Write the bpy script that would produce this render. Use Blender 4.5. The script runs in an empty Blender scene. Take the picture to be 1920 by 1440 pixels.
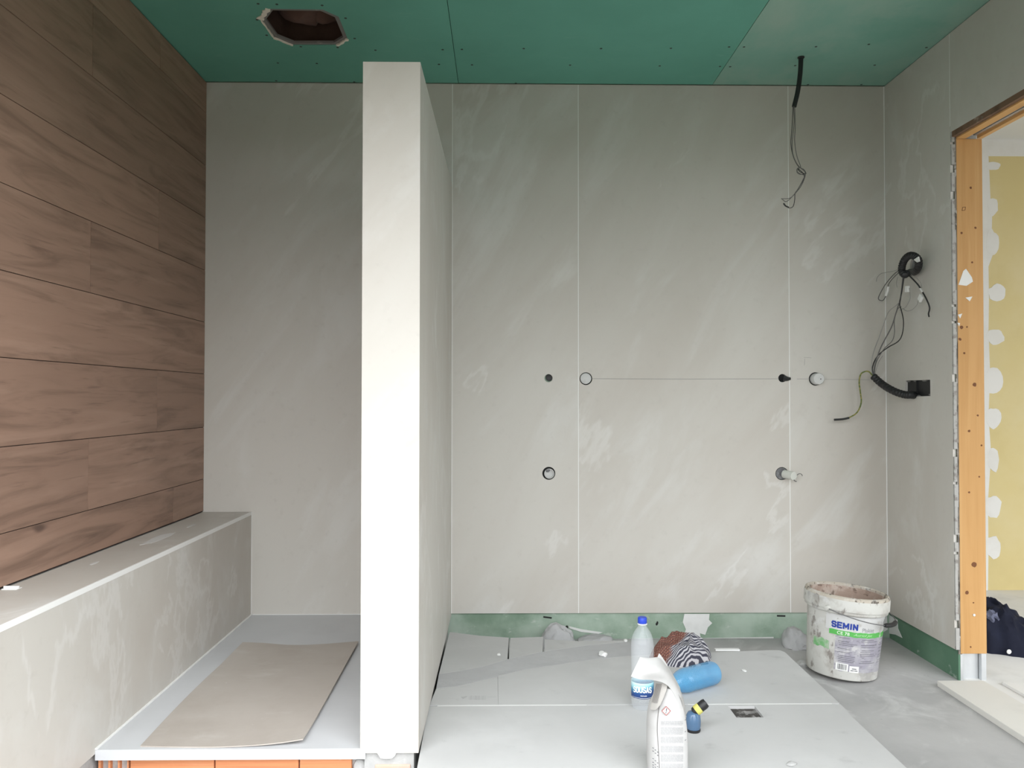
import bpy, bmesh, math, random
from mathutils import Matrix, Vector, noise
random.seed(7)
S = bpy.context.scene
C = S.collection
PI = math.pi
R = math.radians

# ------------------------------------------------------------------ camera
F = 1500.0
CAM_Z = 1.082
cam_rot = (Matrix.Rotation(-0.01322, 4, 'Z') @ Matrix.Rotation(PI/2 + 0.0176, 4, 'X') @ Matrix.Rotation(0.0008, 4, 'Z'))
cd = bpy.data.cameras.new('camera')
cam = bpy.data.objects.new('camera', cd)
C.objects.link(cam)
cd.sensor_width = 36
cd.lens = F/1920*36
cd.clip_start = 0.02
cam.matrix_world = Matrix.Translation((0, 0, CAM_Z)) @ cam_rot
S.camera = cam
CR = cam_rot.to_3x3()

# ------------------------------------------------------------------ sky, daylight openings, exposure
W = bpy.data.worlds.new('overcast_sky')
S.world = W
W.use_nodes = True
SKY_LEVEL = 8.8
def overcast(nt):
    """evenly clouded sky: zenith three times as bright as the horizon"""
    bg = nt.nodes['Background']
    bg.inputs[0].default_value = (0.95, 0.975, 1.0, 1)
    tc = nt.nodes.new('ShaderNodeTexCoord')
    sp = nt.nodes.new('ShaderNodeSeparateXYZ')
    mr = nt.nodes.new('ShaderNodeMapRange')
    mr.inputs['To Min'].default_value = SKY_LEVEL/3
    mr.inputs['To Max'].default_value = SKY_LEVEL
    nt.links.new(tc.outputs['Generated'], sp.inputs[0])
    nt.links.new(sp.outputs['Z'], mr.inputs['Value'])
    nt.links.new(mr.outputs[0], bg.inputs[1])
overcast(W.node_tree)
S.view_settings.view_transform = 'Standard'
S.view_settings.look = 'None'
S.view_settings.gamma = 1
S.view_settings.use_curve_mapping = False
S.view_settings.exposure = 0.0

WIN_A = (-1.32, 1.2, 0.0, 2.15)      # unseen terrace door ahead of camera, shaped for light: x0 x1 z0 z1
WIN_B = (1.95, 4.5, 0.0, 2.3)        # window of the neighbouring room
Y_REAR = 1.40
def portal(name, win, y):
    l = bpy.data.lights.new(name, 'AREA')
    l.shape = 'RECTANGLE'
    l.size = win[1]-win[0]
    l.size_y = win[3]-win[2]
    l.cycles.is_portal = True
    o = bpy.data.objects.new(name, l)
    C.objects.link(o)
    o.location = ((win[0]+win[1])/2, y, (win[2]+win[3])/2)
    o.rotation_euler = (PI/2, 0, 0)
portal('terrace_opening_portal', WIN_A, Y_REAR-0.1)
portal('next_room_opening_portal', WIN_B, Y_REAR-0.1)

# ------------------------------------------------------------------ helpers: photo pixel -> point on a real plane
def ray(px, py):
    return CR @ Vector(((px-960)/F, -(py-720)/F, -1))
CO = Vector((0, 0, CAM_Z))
def on(px, py, axis, val):
    d = ray(px, py)
    t = (val-CO[axis])/d[axis]
    return CO + d*t
def onx(px, py, v): return on(px, py, 0, v)
def ony(px, py, v): return on(px, py, 1, v)
def onz(px, py, v): return on(px, py, 2, v)

# ------------------------------------------------------------------ helpers: objects
def obj(name, bm, m, parent=None, local=False, smooth=False):
    me = bpy.data.meshes.new(name)
    bmesh.ops.recalc_face_normals(bm, faces=bm.faces[:])
    bm.to_mesh(me)
    bm.free()
    if m is not None:
        for mm in (m if isinstance(m, (list, tuple)) else [m]):
            me.materials.append(mm)
    if smooth:
        for p in me.polygons:
            p.use_smooth = True
        try:
            me.set_sharp_from_angle(angle=R(40))
        except Exception:
            pass
    o = bpy.data.objects.new(name, me)
    C.objects.link(o)
    if parent is not None:
        o.parent = parent
        if not local:
            off = Vector((0, 0, 0))
            p = parent
            while p is not None:
                off += p.location
                p = p.parent
            me.transform(Matrix.Translation(-off))
    return o
def tag(o, label, cat, group=None, kind=None):
    o['label'] = label
    o['category'] = cat
    if group: o['group'] = group
    if kind: o['kind'] = kind
    return o
def thing(name, label, cat, loc=(0, 0, 0), rot=(0, 0, 0), group=None):
    o = bpy.data.objects.new(name, None)
    o.empty_display_size = 0.05
    C.objects.link(o)
    o.location = loc
    o.rotation_euler = rot
    return tag(o, label, cat, group)
def struct(name, bm, m, parent=None, smooth=False, label=None):
    o = obj(name, bm, m, parent, smooth=smooth)
    if parent is None:
        o['kind'] = 'structure'
    if label:
        o['label'] = label
    return o
def add_box(bm, x0, x1, y0, y1, z0, z1, bevel=0):
    vs = [bm.verts.new((x, y, z)) for z in (z0, z1) for y in (y0, y1) for x in (x0, x1)]
    fs = []
    for idx in ((0, 1, 3, 2), (4, 6, 7, 5), (0, 4, 5, 1), (2, 3, 7, 6), (0, 2, 6, 4), (1, 5, 7, 3)):
        fs.append(bm.faces.new([vs[i] for i in idx]))
    if bevel:
        es = list({e for f in fs for e in f.edges})
        bmesh.ops.bevel(bm, geom=es, offset=bevel, segments=2, affect='EDGES', profile=0.5)
    return bm
def box(x0, x1, y0, y1, z0, z1, bevel=0):
    return add_box(bmesh.new(), min(x0, x1), max(x0, x1), min(y0, y1), max(y0, y1), min(z0, z1), max(z0, z1), bevel)
def add_sheet(bm, outer, holes, fn, w0, w1):
    """extruded polygon with holes; fn(u,v,w) -> point"""
    t = bmesh.new()
    loops = [outer] + list(holes)
    n = 0
    flat = []
    for lp in loops:
        vs = [t.verts.new((u, v, 0)) for u, v in lp]
        for i in range(len(vs)):
            t.edges.new((vs[i], vs[(i+1) % len(vs)]))
        flat += lp
    t.verts.index_update()
    bmesh.ops.triangle_fill(t, use_beauty=True, use_dissolve=False, edges=t.edges[:], normal=(0, 0, 1))
    t.verts.index_update()
    tris = [[v.index for v in f.verts] for f in t.faces]
    t.free()
    A = [bm.verts.new(fn(u, v, w0)) for u, v in flat]
    B = [bm.verts.new(fn(u, v, w1)) for u, v in flat]
    for f in tris:
        bm.faces.new([A[i] for i in f])
        bm.faces.new([B[i] for i in reversed(f)])
    k = 0
    for lp in loops:
        m = len(lp)
        for i in range(m):
            a, b = k+i, k+(i+1) % m
            bm.faces.new((A[a], A[b], B[b], B[a]))
        k += m
    return bm
def sheet(outer, holes, fn, w0, w1):
    return add_sheet(bmesh.new(), outer, holes, fn, w0, w1)
XY = lambda u, v, w: Vector((u, v, w))
XZ = lambda u, v, w: Vector((u, w, v))
YZ = lambda u, v, w: Vector((w, u, v))
def circle(u, v, r, n=24, ph=0):
    return [(u+r*math.cos(2*PI*i/n+ph), v+r*math.sin(2*PI*i/n+ph)) for i in range(n)]
def blob(u, v, ru, rv, n=18, jag=0.25, seed=0):
    rnd = random.Random(seed)
    ks = [rnd.uniform(-1, 1) for _ in range(n)]
    return [(u+ru*(1+jag*(0.6*ks[i]+0.4*ks[i-1]))*math.cos(2*PI*i/n), v+rv*(1+jag*(0.6*ks[i]+0.4*ks[i-1]))*math.sin(2*PI*i/n)) for i in range(n)]
def rect(u0, u1, v0, v1):
    return [(u0, v0), (u1, v0), (u1, v1), (u0, v1)]
def catmull(pts, sub):
    pts = [Vector(p) for p in pts]
    P = [pts[0]*2-pts[1]] + pts + [pts[-1]*2-pts[-2]]
    out = []
    for i in range(1, len(P)-2):
        p0, p1, p2, p3 = P[i-1:i+3]
        for s in range(sub):
            t = s/sub
            out.append(0.5*((2*p1)+(p2-p0)*t+(2*p0-5*p1+4*p2-p3)*t*t+(3*p1-p0-3*p2+p3)*t**3))
    out.append(pts[-1])
    return out
def add_tube(bm, pts, r, n=8, sub=6, cap=True):
    """r: number or function of index fraction / index"""
    path = catmull(pts, sub) if sub > 1 else [Vector(p) for p in pts]
    t = (path[1]-path[0]).normalized()
    up = Vector((0, 0, 1)) if abs(t.z) < 0.9 else Vector((1, 0, 0))
    nrm = t.cross(up).normalized()
    rings = []
    m = len(path)
    for i, p in enumerate(path):
        tt = (path[min(i+1, m-1)]-path[max(i-1, 0)])
        tt = tt.normalized() if tt.length > 1e-9 else t
        nrm = (nrm-tt*nrm.dot(tt)).normalized()
        bn = tt.cross(nrm)
        rr = r(i, m) if callable(r) else r
        rings.append([bm.verts.new(p+nrm*(rr*math.cos(2*PI*k/n))+bn*(rr*math.sin(2*PI*k/n))) for k in range(n)])
    for a, b in zip(rings, rings[1:]):
        for k in range(n):
            bm.faces.new((a[k], a[(k+1) % n], b[(k+1) % n], b[k]))
    if cap:
        bm.faces.new(rings[0][::-1])
        bm.faces.new(rings[-1])
    return bm
def tube(pts, r, n=8, sub=6): return add_tube(bmesh.new(), pts, r, n, sub)
def add_lathe(bm, prof, n=40, mtx=None, close=False):
    rings = []
    for r, z in prof:
        if r < 1e-6:
            v = Vector((0, 0, z))
            rings.append([bm.verts.new(mtx @ v if mtx else v)])
        else:
            ring = []
            for k in range(n):
                v = Vector((r*math.cos(2*PI*k/n), r*math.sin(2*PI*k/n), z))
                ring.append(bm.verts.new(mtx @ v if mtx else v))
            rings.append(ring)
    prs = list(zip(rings, rings[1:]))
    if close:
        prs.append((rings[-1], rings[0]))
    for a, b in prs:
        if len(a) == 1 and len(b) == 1:
            continue
        for k in range(n):
            k2 = (k+1) % n
            if len(a) == 1: bm.faces.new((a[0], b[k2], b[k]))
            elif len(b) == 1: bm.faces.new((a[k], a[k2], b[0]))
            else: bm.faces.new((a[k], a[k2], b[k2], b[k]))
    return bm
def lathe(prof, n=40, mtx=None, close=False): return add_lathe(bmesh.new(), prof, n, mtx, close)
def add_strip(bm, pts2, wdt, fn, w0, w1):
    """flat ribbon along a 2-d polyline"""
    for (a, b) in zip(pts2, pts2[1:]):
        a = Vector(a); b = Vector(b)
        d = (b-a)
        if d.length < 1e-7: continue
        nn = Vector((-d.y, d.x)).normalized()*wdt/2
        q = [tuple(a+nn), tuple(a-nn), tuple(b-nn), tuple(b+nn)]
        add_sheet(bm, q, [], fn, w0, w1)
    return bm
def text_tris(body, size, bold=0.0, shear=0.0):
    cu = bpy.data.curves.new('lettering', 'FONT')
    cu.body = body
    cu.size = size
    cu.offset = bold
    cu.shear = shear
    cu.resolution_u = 3
    o = bpy.data.objects.new('lettering', cu)
    C.objects.link(o)
    bpy.context.view_layer.update()
    me = bpy.data.meshes.new_from_object(o.evaluated_get(bpy.context.evaluated_depsgraph_get()))
    vs = [(v.co.x, v.co.y) for v in me.vertices]
    fs = [tuple(p.vertices) for p in me.polygons]
    bpy.data.objects.remove(o)
    bpy.data.curves.remove(cu)
    bpy.data.meshes.remove(me)
    return vs, fs
def add_text(bm, body, size, fn, width=None, height=None, bold=0.0, shear=0.0):
    """fn(u,v) -> point; text scaled to width/height when given, origin at lower left"""
    vs, fs = text_tris(body, size, bold, shear)
    x0 = min(v[0] for v in vs); x1 = max(v[0] for v in vs)
    y0 = min(v[1] for v in vs); y1 = max(v[1] for v in vs)
    su = width/(x1-x0) if width else 1
    sv = height/(y1-y0) if height else su
    V = [bm.verts.new(fn((x-x0)*su, (y-y0)*sv)) for x, y in vs]
    for f in fs:
        try: bm.faces.new([V[i] for i in f])
        except ValueError: pass
    return bm

STROKES = {
    'S': [[(1, .84), (.8, 1), (.2, 1), (0, .84), (0, .64), (.2, .52), (.8, .48), (1, .36), (1, .16), (.8, 0), (.2, 0), (0, .16)]],
    'E': [[(1, 1), (0, 1), (0, 0), (1, 0)], [(0, .5), (.85, .5)]], 'M': [[(0, 0), (0, 1), (.5, .3), (1, 1), (1, 0)]],
    'I': [[(.5, 0), (.5, 1)]], 'N': [[(0, 0), (0, 1), (1, 0), (1, 1)]], 'O': [[(.2, 0), (0, .2), (0, .8), (.2, 1), (.8, 1), (1, .8), (1, .2), (.8, 0), (.2, 0)]],
    'U': [[(0, 1), (0, .2), (.2, 0), (.8, 0), (1, .2), (1, 1)]], 'A': [[(0, 0), (.5, 1), (1, 0)], [(.2, .35), (.8, .35)]]}
def add_strokes(bm, word, fn, width, height, thick, gap=.35):
    """bold capitals drawn as ribbons; fn(u,v) -> point"""
    wd = {'I': .35, 'M': 1.25}
    tot = sum(wd.get(c, 1) for c in word)+gap*(len(word)-1)
    k = (width-thick)/tot
    x = thick/2
    for c in word:
        w = wd.get(c, 1)*k
        for pl in STROKES[c]:
            pts = [Vector((x+a*w, thick/2+b*(height-thick))) for a, b in pl]
            for a, b in zip(pts, pts[1:]):
                d = (b-a).normalized(); nn = Vector((-d.y, d.x))*thick/2; e = d*thick*.35
                bm.faces.new([bm.verts.new(fn(p.x, p.y)) for p in (a-e+nn, a-e-nn, b+e-nn, b+e+nn)])
        x += w+gap*k
    return bm

# ------------------------------------------------------------------ materials
def srgb(r, g, b):
    f = lambda c: (c/255/12.92) if c <= 10 else ((c/255+0.055)/1.055)**2.4
    return (f(r), f(g), f(b))
U = (1, 1, 1)
def mat(name, col, layers=(), rough=0.6, metal=0.0, bump=0.0, bscale=60, bstretch=(1, 1, 1), alpha=1.0, spec=0.5, trans=0.0,
        objvar=0.0, randoff=False, coord='Object', rough_var=0.0, ior=1.45):
    """layers: (colour, scale, lo, hi, stretch, strength[, detail, distortion])"""
    m = bpy.data.materials.new(name)
    m.use_nodes = True
    nt = m.node_tree
    N, L = nt.nodes, nt.links
    b = N['Principled BSDF']
    b.inputs['Roughness'].default_value = rough
    b.inputs['Metallic'].default_value = metal
    b.inputs['Alpha'].default_value = alpha
    b.inputs['Specular IOR Level'].default_value = spec
    b.inputs['Transmission Weight'].default_value = trans
    b.inputs['IOR'].default_value = ior
    tc = N.new('ShaderNodeTexCoord')
    src = tc.outputs[coord]
    oi = None
    if randoff or objvar:
        oi = N.new('ShaderNodeObjectInfo')
    if randoff:
        mu = N.new('ShaderNodeMath'); mu.operation = 'MULTIPLY'; mu.inputs[1].default_value = 37.0
        L.new(oi.outputs['Random'], mu.inputs[0])
        va = N.new('ShaderNodeVectorMath'); va.operation = 'ADD'
        L.new(src, va.inputs[0]); L.new(mu.outputs[0], va.inputs[1])
        src = va.outputs[0]
    cur = None
    def nz(scale, stretch, detail=6, dist=0.0):
        mp = N.new('ShaderNodeMapping')
        mp.inputs['Scale'].default_value = stretch[:3]
        if len(stretch) > 3:
            mp.vector_type = 'TEXTURE'
            mp.inputs['Scale'].default_value = [1/k for k in stretch[:3]]
            mp.inputs['Rotation'].default_value = stretch[3]
        L.new(src, mp.inputs['Vector'])
        n = N.new('ShaderNodeTexNoise')
        n.inputs['Scale'].default_value = scale
        n.inputs['Detail'].default_value = detail
        n.inputs['Roughness'].default_value = 0.6
        n.inputs['Distortion'].default_value = dist
        L.new(mp.outputs[0], n.inputs['Vector'])
        return n
    rgb = N.new('ShaderNodeRGB'); rgb.outputs[0].default_value = (*col, 1)
    cur = rgb.outputs[0]
    for ly in layers:
        c, sc, lo, hi, st, k = ly[:6]
        n = nz(sc, st, ly[6] if len(ly) > 6 else 6, ly[7] if len(ly) > 7 else 0)
        mr = N.new('ShaderNodeMapRange')
        mr.interpolation_type = 'SMOOTHSTEP'
        mr.inputs['From Min'].default_value = lo
        mr.inputs['From Max'].default_value = hi
        mr.inputs['To Max'].default_value = k
        val = n.outputs['Fac']
        if len(ly) > 8:                       # thin vein where the noise crosses its middle, broken up by a second noise
            sb = N.new('ShaderNodeMath'); sb.operation = 'SUBTRACT'; sb.inputs[1].default_value = .5
            ab = N.new('ShaderNodeMath'); ab.operation = 'ABSOLUTE'
            n2 = nz(ly[8], U, 3)
            ml = N.new('ShaderNodeMath'); ml.operation = 'MULTIPLY_ADD'; ml.use_clamp = True; ml.inputs[1].default_value = -.5; ml.inputs[2].default_value = .275
            ad = N.new('ShaderNodeMath'); ad.operation = 'ADD'; ad.use_clamp = True
            L.new(val, sb.inputs[0]); L.new(sb.outputs[0], ab.inputs[0])
            L.new(n2.outputs['Fac'], ml.inputs[0]); L.new(ab.outputs[0], ad.inputs[0]); L.new(ml.outputs[0], ad.inputs[1])
            val = ad.outputs[0]
        L.new(val, mr.inputs['Value'])
        mx = N.new('ShaderNodeMix'); mx.data_type = 'RGBA'
        L.new(mr.outputs[0], mx.inputs['Factor'])
        L.new(cur, mx.inputs['A'])
        mx.inputs['B'].default_value = (*c, 1)
        cur = mx.outputs['Result']
    if objvar:
        mr = N.new('ShaderNodeMapRange')
        mr.inputs['To Min'].default_value = 1-objvar
        mr.inputs['To Max'].default_value = 1+objvar
        L.new(oi.outputs['Random'], mr.inputs['Value'])
        hs = N.new('ShaderNodeHueSaturation')
        L.new(mr.outputs[0], hs.inputs['Value']); L.new(cur, hs.inputs['Color'])
        cur = hs.outputs[0]
    L.new(cur, b.inputs['Base Color'])
    if bump:
        n = nz(bscale, bstretch, 8)
        bp = N.new('ShaderNodeBump')
        bp.inputs['Strength'].default_value = bump
        bp.inputs['Distance'].default_value = 0.004
        L.new(n.outputs['Fac'], bp.inputs['Height'])
        L.new(bp.outputs[0], b.inputs['Normal'])
    return m
DIAG = (1.0, 1.0, 0.30, (0, R(33), 0))
SLABC = (0.595, 0.57, 0.525)
slab = mat('stone_slab', SLABC, [
    ((0.525, 0.485, 0.435), 1.5, .35, .68, DIAG, .8, 7, .4),
    ((0.655, 0.645, 0.615), 4.5, .5, .72, DIAG, .6, 8, .6),
    ((0.70, 0.69, 0.66), 2.4, .60, .70, DIAG, .40, 6, .5),
    ((0.76, 0.75, 0.725), 1.1, .016, .0, DIAG, .32, 7, .35, 1.7),
    ((0.48, 0.45, 0.41), 26, .55, .8, U, .35)], rough=.48, bump=.06, bscale=40, randoff=True)
slab_top = slab
grout = mat('white_grout', (0.86, 0.86, 0.84), rough=.8)
plank_m = mat('oak_look_tile', (0.36, 0.225, 0.165), [
    ((0.17, 0.105, 0.075), 3.0, .42, .75, (6, .55, 5), .75, 8, 1.2),
    ((0.46, 0.30, 0.225), 2.0, .5, .72, (6, .45, 6), .6, 6, .8),
    ((0.13, 0.08, 0.06), 14, .58, .72, (3, .22, 4), .5, 8, .3),
    ((0.09, 0.055, 0.045), 2.6, .70, .78, (1, .8, 2.2), .8, 2, .4)], rough=.5, bump=.12, bscale=9, bstretch=(6, .6, 10), objvar=.10, randoff=True)
green_ceiling = mat('green_plasterboard', (0.14, 0.40, 0.31), [((0.12, 0.35, 0.27), 3, .35, .7, U, .7), ((0.2, 0.45, 0.36), 7, .6, .8, (1, 3, 1), .4)], rough=.85, bump=.03)
green_dusty = mat('dusty_green_plasterboard', (0.245, 0.335, 0.255), [((0.43, 0.52, 0.44), 1.9, .42, .6, U, .9), ((0.15, 0.235, 0.165), 1.7, .52, .68, U, .7), ((0.58, 0.62, 0.57), 16, .60, .74, (1, 1, 2), .6)], rough=.9)
green_dark = mat('dark_green_plasterboard', (0.10, 0.20, 0.13), [((0.15, 0.26, 0.18), 3, .42, .68, U, .8), ((0.5, 0.54, 0.5), 14, .63, .74, (1, 1, 2), .6)], rough=.9)
green_skim = mat('skimmed_green_plasterboard', (0.21, 0.41, 0.33), [((0.32, 0.46, 0.38), 2.4, .40, .68, (1, .6, 1), .8), ((0.14, 0.35, 0.27), 3.1, .5, .75, U, .6)], rough=.85)
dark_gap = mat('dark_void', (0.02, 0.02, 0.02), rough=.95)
concrete = mat('dusty_concrete', (0.47, 0.465, 0.46), [((0.34, 0.335, 0.335), 2.6, .4, .7, U, .6), ((0.62, 0.62, 0.61), 4.5, .52, .72, U, .7, 8, .8), ((0.22, 0.22, 0.22), 22, .66, .78, U, .6)], rough=.9, bump=.35, bscale=30)
board_m = mat('white_floor_board', (0.54, 0.54, 0.535), [((0.48, 0.48, 0.475), 2.0, .42, .7, U, .7), ((0.59, 0.59, 0.585), 5, .5, .75, U, .5), ((0.30, 0.30, 0.30), 9, .60, .74, (1, 1.4, 1), .30, 9), ((0.35, 0.35, 0.35), 70, .74, .82, U, .5)], rough=.75, bump=.08, bscale=25)
dust_m = mat('grey_mortar_dust', (0.47, 0.47, 0.475), [((0.40, 0.40, 0.405), 5, .45, .7, (1, 2.5, 1), .7), ((0.54, 0.54, 0.54), 8, .5, .75, U, .6)], rough=.95, bump=.4, bscale=45)
plaster_m = mat('white_plaster', (0.74, 0.74, 0.725), [((0.62, 0.62, 0.6), 12, .5, .75, U, .6)], rough=.9, bump=.2, bscale=50)
mortar_m = mat('grey_mortar', (0.44, 0.44, 0.43), [((0.30, 0.30, 0.30), 11, .45, .7, U, .7), ((0.62, 0.62, 0.6), 17, .55, .75, U, .7)], rough=.95, bump=.7, bscale=60)
brick_m = mat('orange_hollow_brick', (0.66, 0.27, 0.12), [((0.50, 0.17, 0.08), 4, .4, .7, (.5, 1, 20), .7), ((0.72, 0.38, 0.2), 9, .5, .75, (.4, 1, 12), .6), ((0.7, 0.62, 0.55), 14, .63, .78, U, .5)], rough=.85, bump=.2, randoff=True, objvar=.08)
brick_in = mat('brick_cavity', (0.42, 0.15, 0.09), [((0.3, 0.1, 0.06), 12, .4, .7, U, .6)], rough=.9)
tray_m = mat('pale_grey_shower_tray', (0.62, 0.63, 0.645), [((0.56, 0.57, 0.585), 3, .4, .7, U, .7)], rough=.55, bump=.05, bscale=120)
hardboard = mat('beige_hardboard', (0.50, 0.455, 0.41), [((0.42, 0.37, 0.325), 3.2, .4, .7, U, .75), ((0.58, 0.55, 0.51), 6, .52, .75, (1, 2, 1), .6), ((0.75, 0.74, 0.72), 24, .70, .76, U, .8)], rough=.8, bump=.1)
pine = mat('pine_jamb', (0.54, 0.30, 0.11), [((0.46, 0.24, 0.075), 2.5, .4, .7, (9, 1, .5), .75, 8, .5), ((0.60, 0.37, 0.16), 4, .5, .75, (12, 1, .35), .6), ((0.45, 0.2, 0.06), 6, .66, .78, (8, 1, .4), .5, 4, 1.5)], rough=.6, bump=.05)
pine_h = mat('pine_header', (0.62, 0.36, 0.14), [((0.5, 0.26, 0.09), 2.5, .4, .7, (9, .5, 1), .75, 8, .5)], rough=.6)
rough_cut = mat('rough_brown_edge', (0.20, 0.12, 0.075), [((0.5, 0.45, 0.38), 14, .58, .7, (1, .6, 1), .8), ((0.08, 0.05, 0.035), 9, .5, .7, U, .7)], rough=.95, bump=.8, bscale=50)
knot_m = mat('dark_knot', (0.16, 0.06, 0.02), rough=.7)
yellow_m = mat('yellow_plasterboard', (0.72, 0.60, 0.30), [((0.76, 0.66, 0.40), 1.6, .4, .7, U, .7), ((0.66, 0.54, 0.26), 5, .5, .75, U, .4)], rough=.85)
skim_m = mat('joint_compound', (0.83, 0.82, 0.80), [((0.76, 0.74, 0.7), 7, .45, .7, U, .6)], rough=.85)
white_wall = mat('white_plastered_wall', (0.74, 0.74, 0.72), rough=.9)
nextfloor_m = mat('pale_dusty_floor', (0.78, 0.77, 0.75), [((0.56, 0.55, 0.53), 4, .5, .75, U, .6)], rough=.85)
steel = mat('galvanised_steel', (0.72, 0.74, 0.76), [((0.6, 0.62, 0.65), 8, .4, .7, U, .6)], rough=.38, metal=.75)
black_plastic = mat('black_conduit_plastic', (0.017, 0.017, 0.018), rough=.45)
wire_black = mat('black_wire', (0.025, 0.025, 0.025), rough=.5)
wire_grey = mat('grey_wire', (0.14, 0.135, 0.13), rough=.5)
wire_yg = mat('yellow_green_wire', (0.30, 0.27, 0.08), [((0.06, 0.12, 0.03), 90, .45, .55, U, .8)], rough=.5)
wire_pale = mat('pale_grey_wire', (0.33, 0.32, 0.30), rough=.5)
conn_m = mat('white_connector_plastic', (0.82, 0.82, 0.8), rough=.4)
pipe_white = mat('white_pipe_plastic', (0.60, 0.60, 0.585), [((0.50, 0.50, 0.49), 30, .5, .7, U, .6)], rough=.5)
pipe_grey = mat('grey_pipe_plastic', (0.17, 0.17, 0.175), [((0.4, 0.4, 0.4), 60, .52, .66, U, .7)], rough=.5)
pencil = mat('pencil_graphite', (0.28, 0.28, 0.275), rough=.8)
screw_m = mat('dark_screw_head', (0.03, 0.05, 0.04), rough=.6)
brown_cav = mat('brown_ceiling_cavity', (0.12, 0.07, 0.055), [((0.07, 0.04, 0.03), 5, .4, .65, U, .8)], rough=.95, bump=.6)
board_edge = mat('gypsum_cut_edge', (0.20, 0.195, 0.185), [((0.6, 0.57, 0.48), 20, .62, .75, U, .6)], rough=.95)
chip_m = mat('chipped_gypsum', (0.80, 0.76, 0.66), rough=.95)
outside = mat('dark_garden_soil', (0.10, 0.095, 0.075), rough=.95)
bare_wall = mat('bare_facade_blockwork', (0.30, 0.29, 0.275), rough=.95)
roof_m = mat('concrete_slab', (0.12, 0.09, 0.07), rough=.95)

# ------------------------------------------------------------------ dimensions of the room
YB = 3.60                                   # face of the back wall tiles
XL = ony(384.5, 555, YB).x                  # face of wood-look tiles
XR = ony(1661.5, 650, YB).x                 # face of right wall tiles
ZC = ony(1000, 157, YB).z                   # ceiling
ZB = 0.10                                   # top of floor boards
ZT = onz(600, 1152, 0).z if False else ony(580, 1152.2, YB).z   # tray top
TB = ony(1150, 1149.5, YB).z                # lower edge of back wall tiles
BX = ony(471.5, 1050, YB).x                 # bench front face
BZ = ony(430, 959.5, YB).z                  # bench top
PXR_B = ony(847, 700, YB).x                 # partition right face at back wall
PF = onz(420, 1406, ZT).y                   # front of tray and partition
TH = 0.012

# ------------------------------------------------------------------ shell
struct('floor', box(XL-.2, XR+.012, Y_REAR, YB+.15, -.15, 0), concrete)
g = obj('terrace_ground', box(-30, 30, -40, Y_REAR-.2, -.35, -.16), outside); g['kind'] = 'structure'
struct('roof_slab', box(XL-.3, 5.0, Y_REAR-.25, 5.0, 2.82, 3.0), roof_m)       # unseen roof slab above the false ceiling, added to shut out the sky

# back wall: green board, stone slabs in front of it
wb = struct('wall_back', box(XL-.2, XR+.14, YB+TH, YB+.16, 0, 2.82), green_dusty)
jx = [XL-.01, PXR_B+0.001, ony(1084.5, 650, YB).x, ony(1480, 650, YB).x, XR]
holes_px = {'small_a': (1028.5, 709, 7.6), 'cap_a': (1098.6, 710, 12.0), 'small_b': (1467, 709, 7.8), 'cap_b': (1529, 710.5, 12.6), 'pipe_a': (1029, 887.5, 12.2), 'pipe_b': (1466, 888, 12.2)}
hole = {}
for k, (px, py, r) in holes_px.items():
    p = ony(px, py, YB)
    hole[k] = (p.x, p.z, r*YB/F)
for i in range(4):
    z0 = ZT-.01 if i == 0 else TB
    x0, x1 = jx[i]+.0012, jx[i+1]-.0012
    hs = [circle(h[0], h[1], h[2]) for h in hole.values() if x0+h[2] < h[0] < x1-h[2]]
    struct('wall_tile', sheet(rect(x0, x1, z0, ZC-.003), hs, XZ, YB, YB+TH), slab, wb)
for i in range(1, 4):
    struct('grout_joint', box(jx[i]-.0014, jx[i]+.0014, YB-.0004, YB+TH-.001, TB, ZC-.004), grout, wb)
struct('grout_joint', box(XR-.0035, XR-.0005, YB-.002, YB+.002, TB, ZC-.004), grout, wb)
struct('grout_joint', box(BX, -.38, YB-.003, YB+.002, ZT-.002, ZT+.002), grout, wb)
pb = bmesh.new()
def pline(pts, w=.0018):
    add_strip(pb, [(ony(a, b, YB).x, ony(a, b, YB).z) for a, b in pts], w, XZ, YB-.0006, YB+.001)
pline([(1109, 710), (1300, 710.8), (1458, 710.2)]); pline([(1494, 710.6), (1515, 710.7)]); pline([(1547, 711), (1630, 712)], .0012)
pline([(1507, 670), (1521, 671)], .001); pline([(1509, 672), (1508, 685)], .001)
o = struct('pencil_line', pb, pencil, wb)
# plaster smears on the green strip
for n_, (pl, sd) in enumerate([([(1283, 1151), (1330, 1151), (1329, 1162), (1335, 1168), (1327, 1176), (1322, 1190), (1312, 1187), (1314, 1197), (1280, 1196), (1286, 1180), (1280, 1166)], 1),
                     ([(1636, 1152), (1662, 1152), (1664, 1180), (1652, 1187), (1640, 1184)], 2)]):
    q = [(ony(a, b, YB+TH).x, ony(a, b, YB+TH).z) for a, b in pl]
    struct('plaster_patch', sheet(q, [], XZ, YB+TH-.003, YB+TH+.002), plaster_m, wb)
for px, py in ((1027, 1157), (1465, 1155)):
    p = ony(px, py, YB+TH)
    bm = bmesh.new(); add_strip(bm, [(p.x-.02, p.z+.001), (p.x+.018, p.z-.004 if px < 1100 else p.z)], .007, XZ, YB+TH-.001, YB+TH+.002)
    struct('slot', bm, dark_gap, wb)
for px, py in ((1063, 1177), (1232, 1169), (1648, 1207)):
    p = ony(px, py, YB+TH)
    struct('drill_hole', sheet(blob(p.x, p.z, .006, .009, 10, .4, px), [], XZ, YB+TH-.001, YB+TH+.001), dark_gap, wb)

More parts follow.
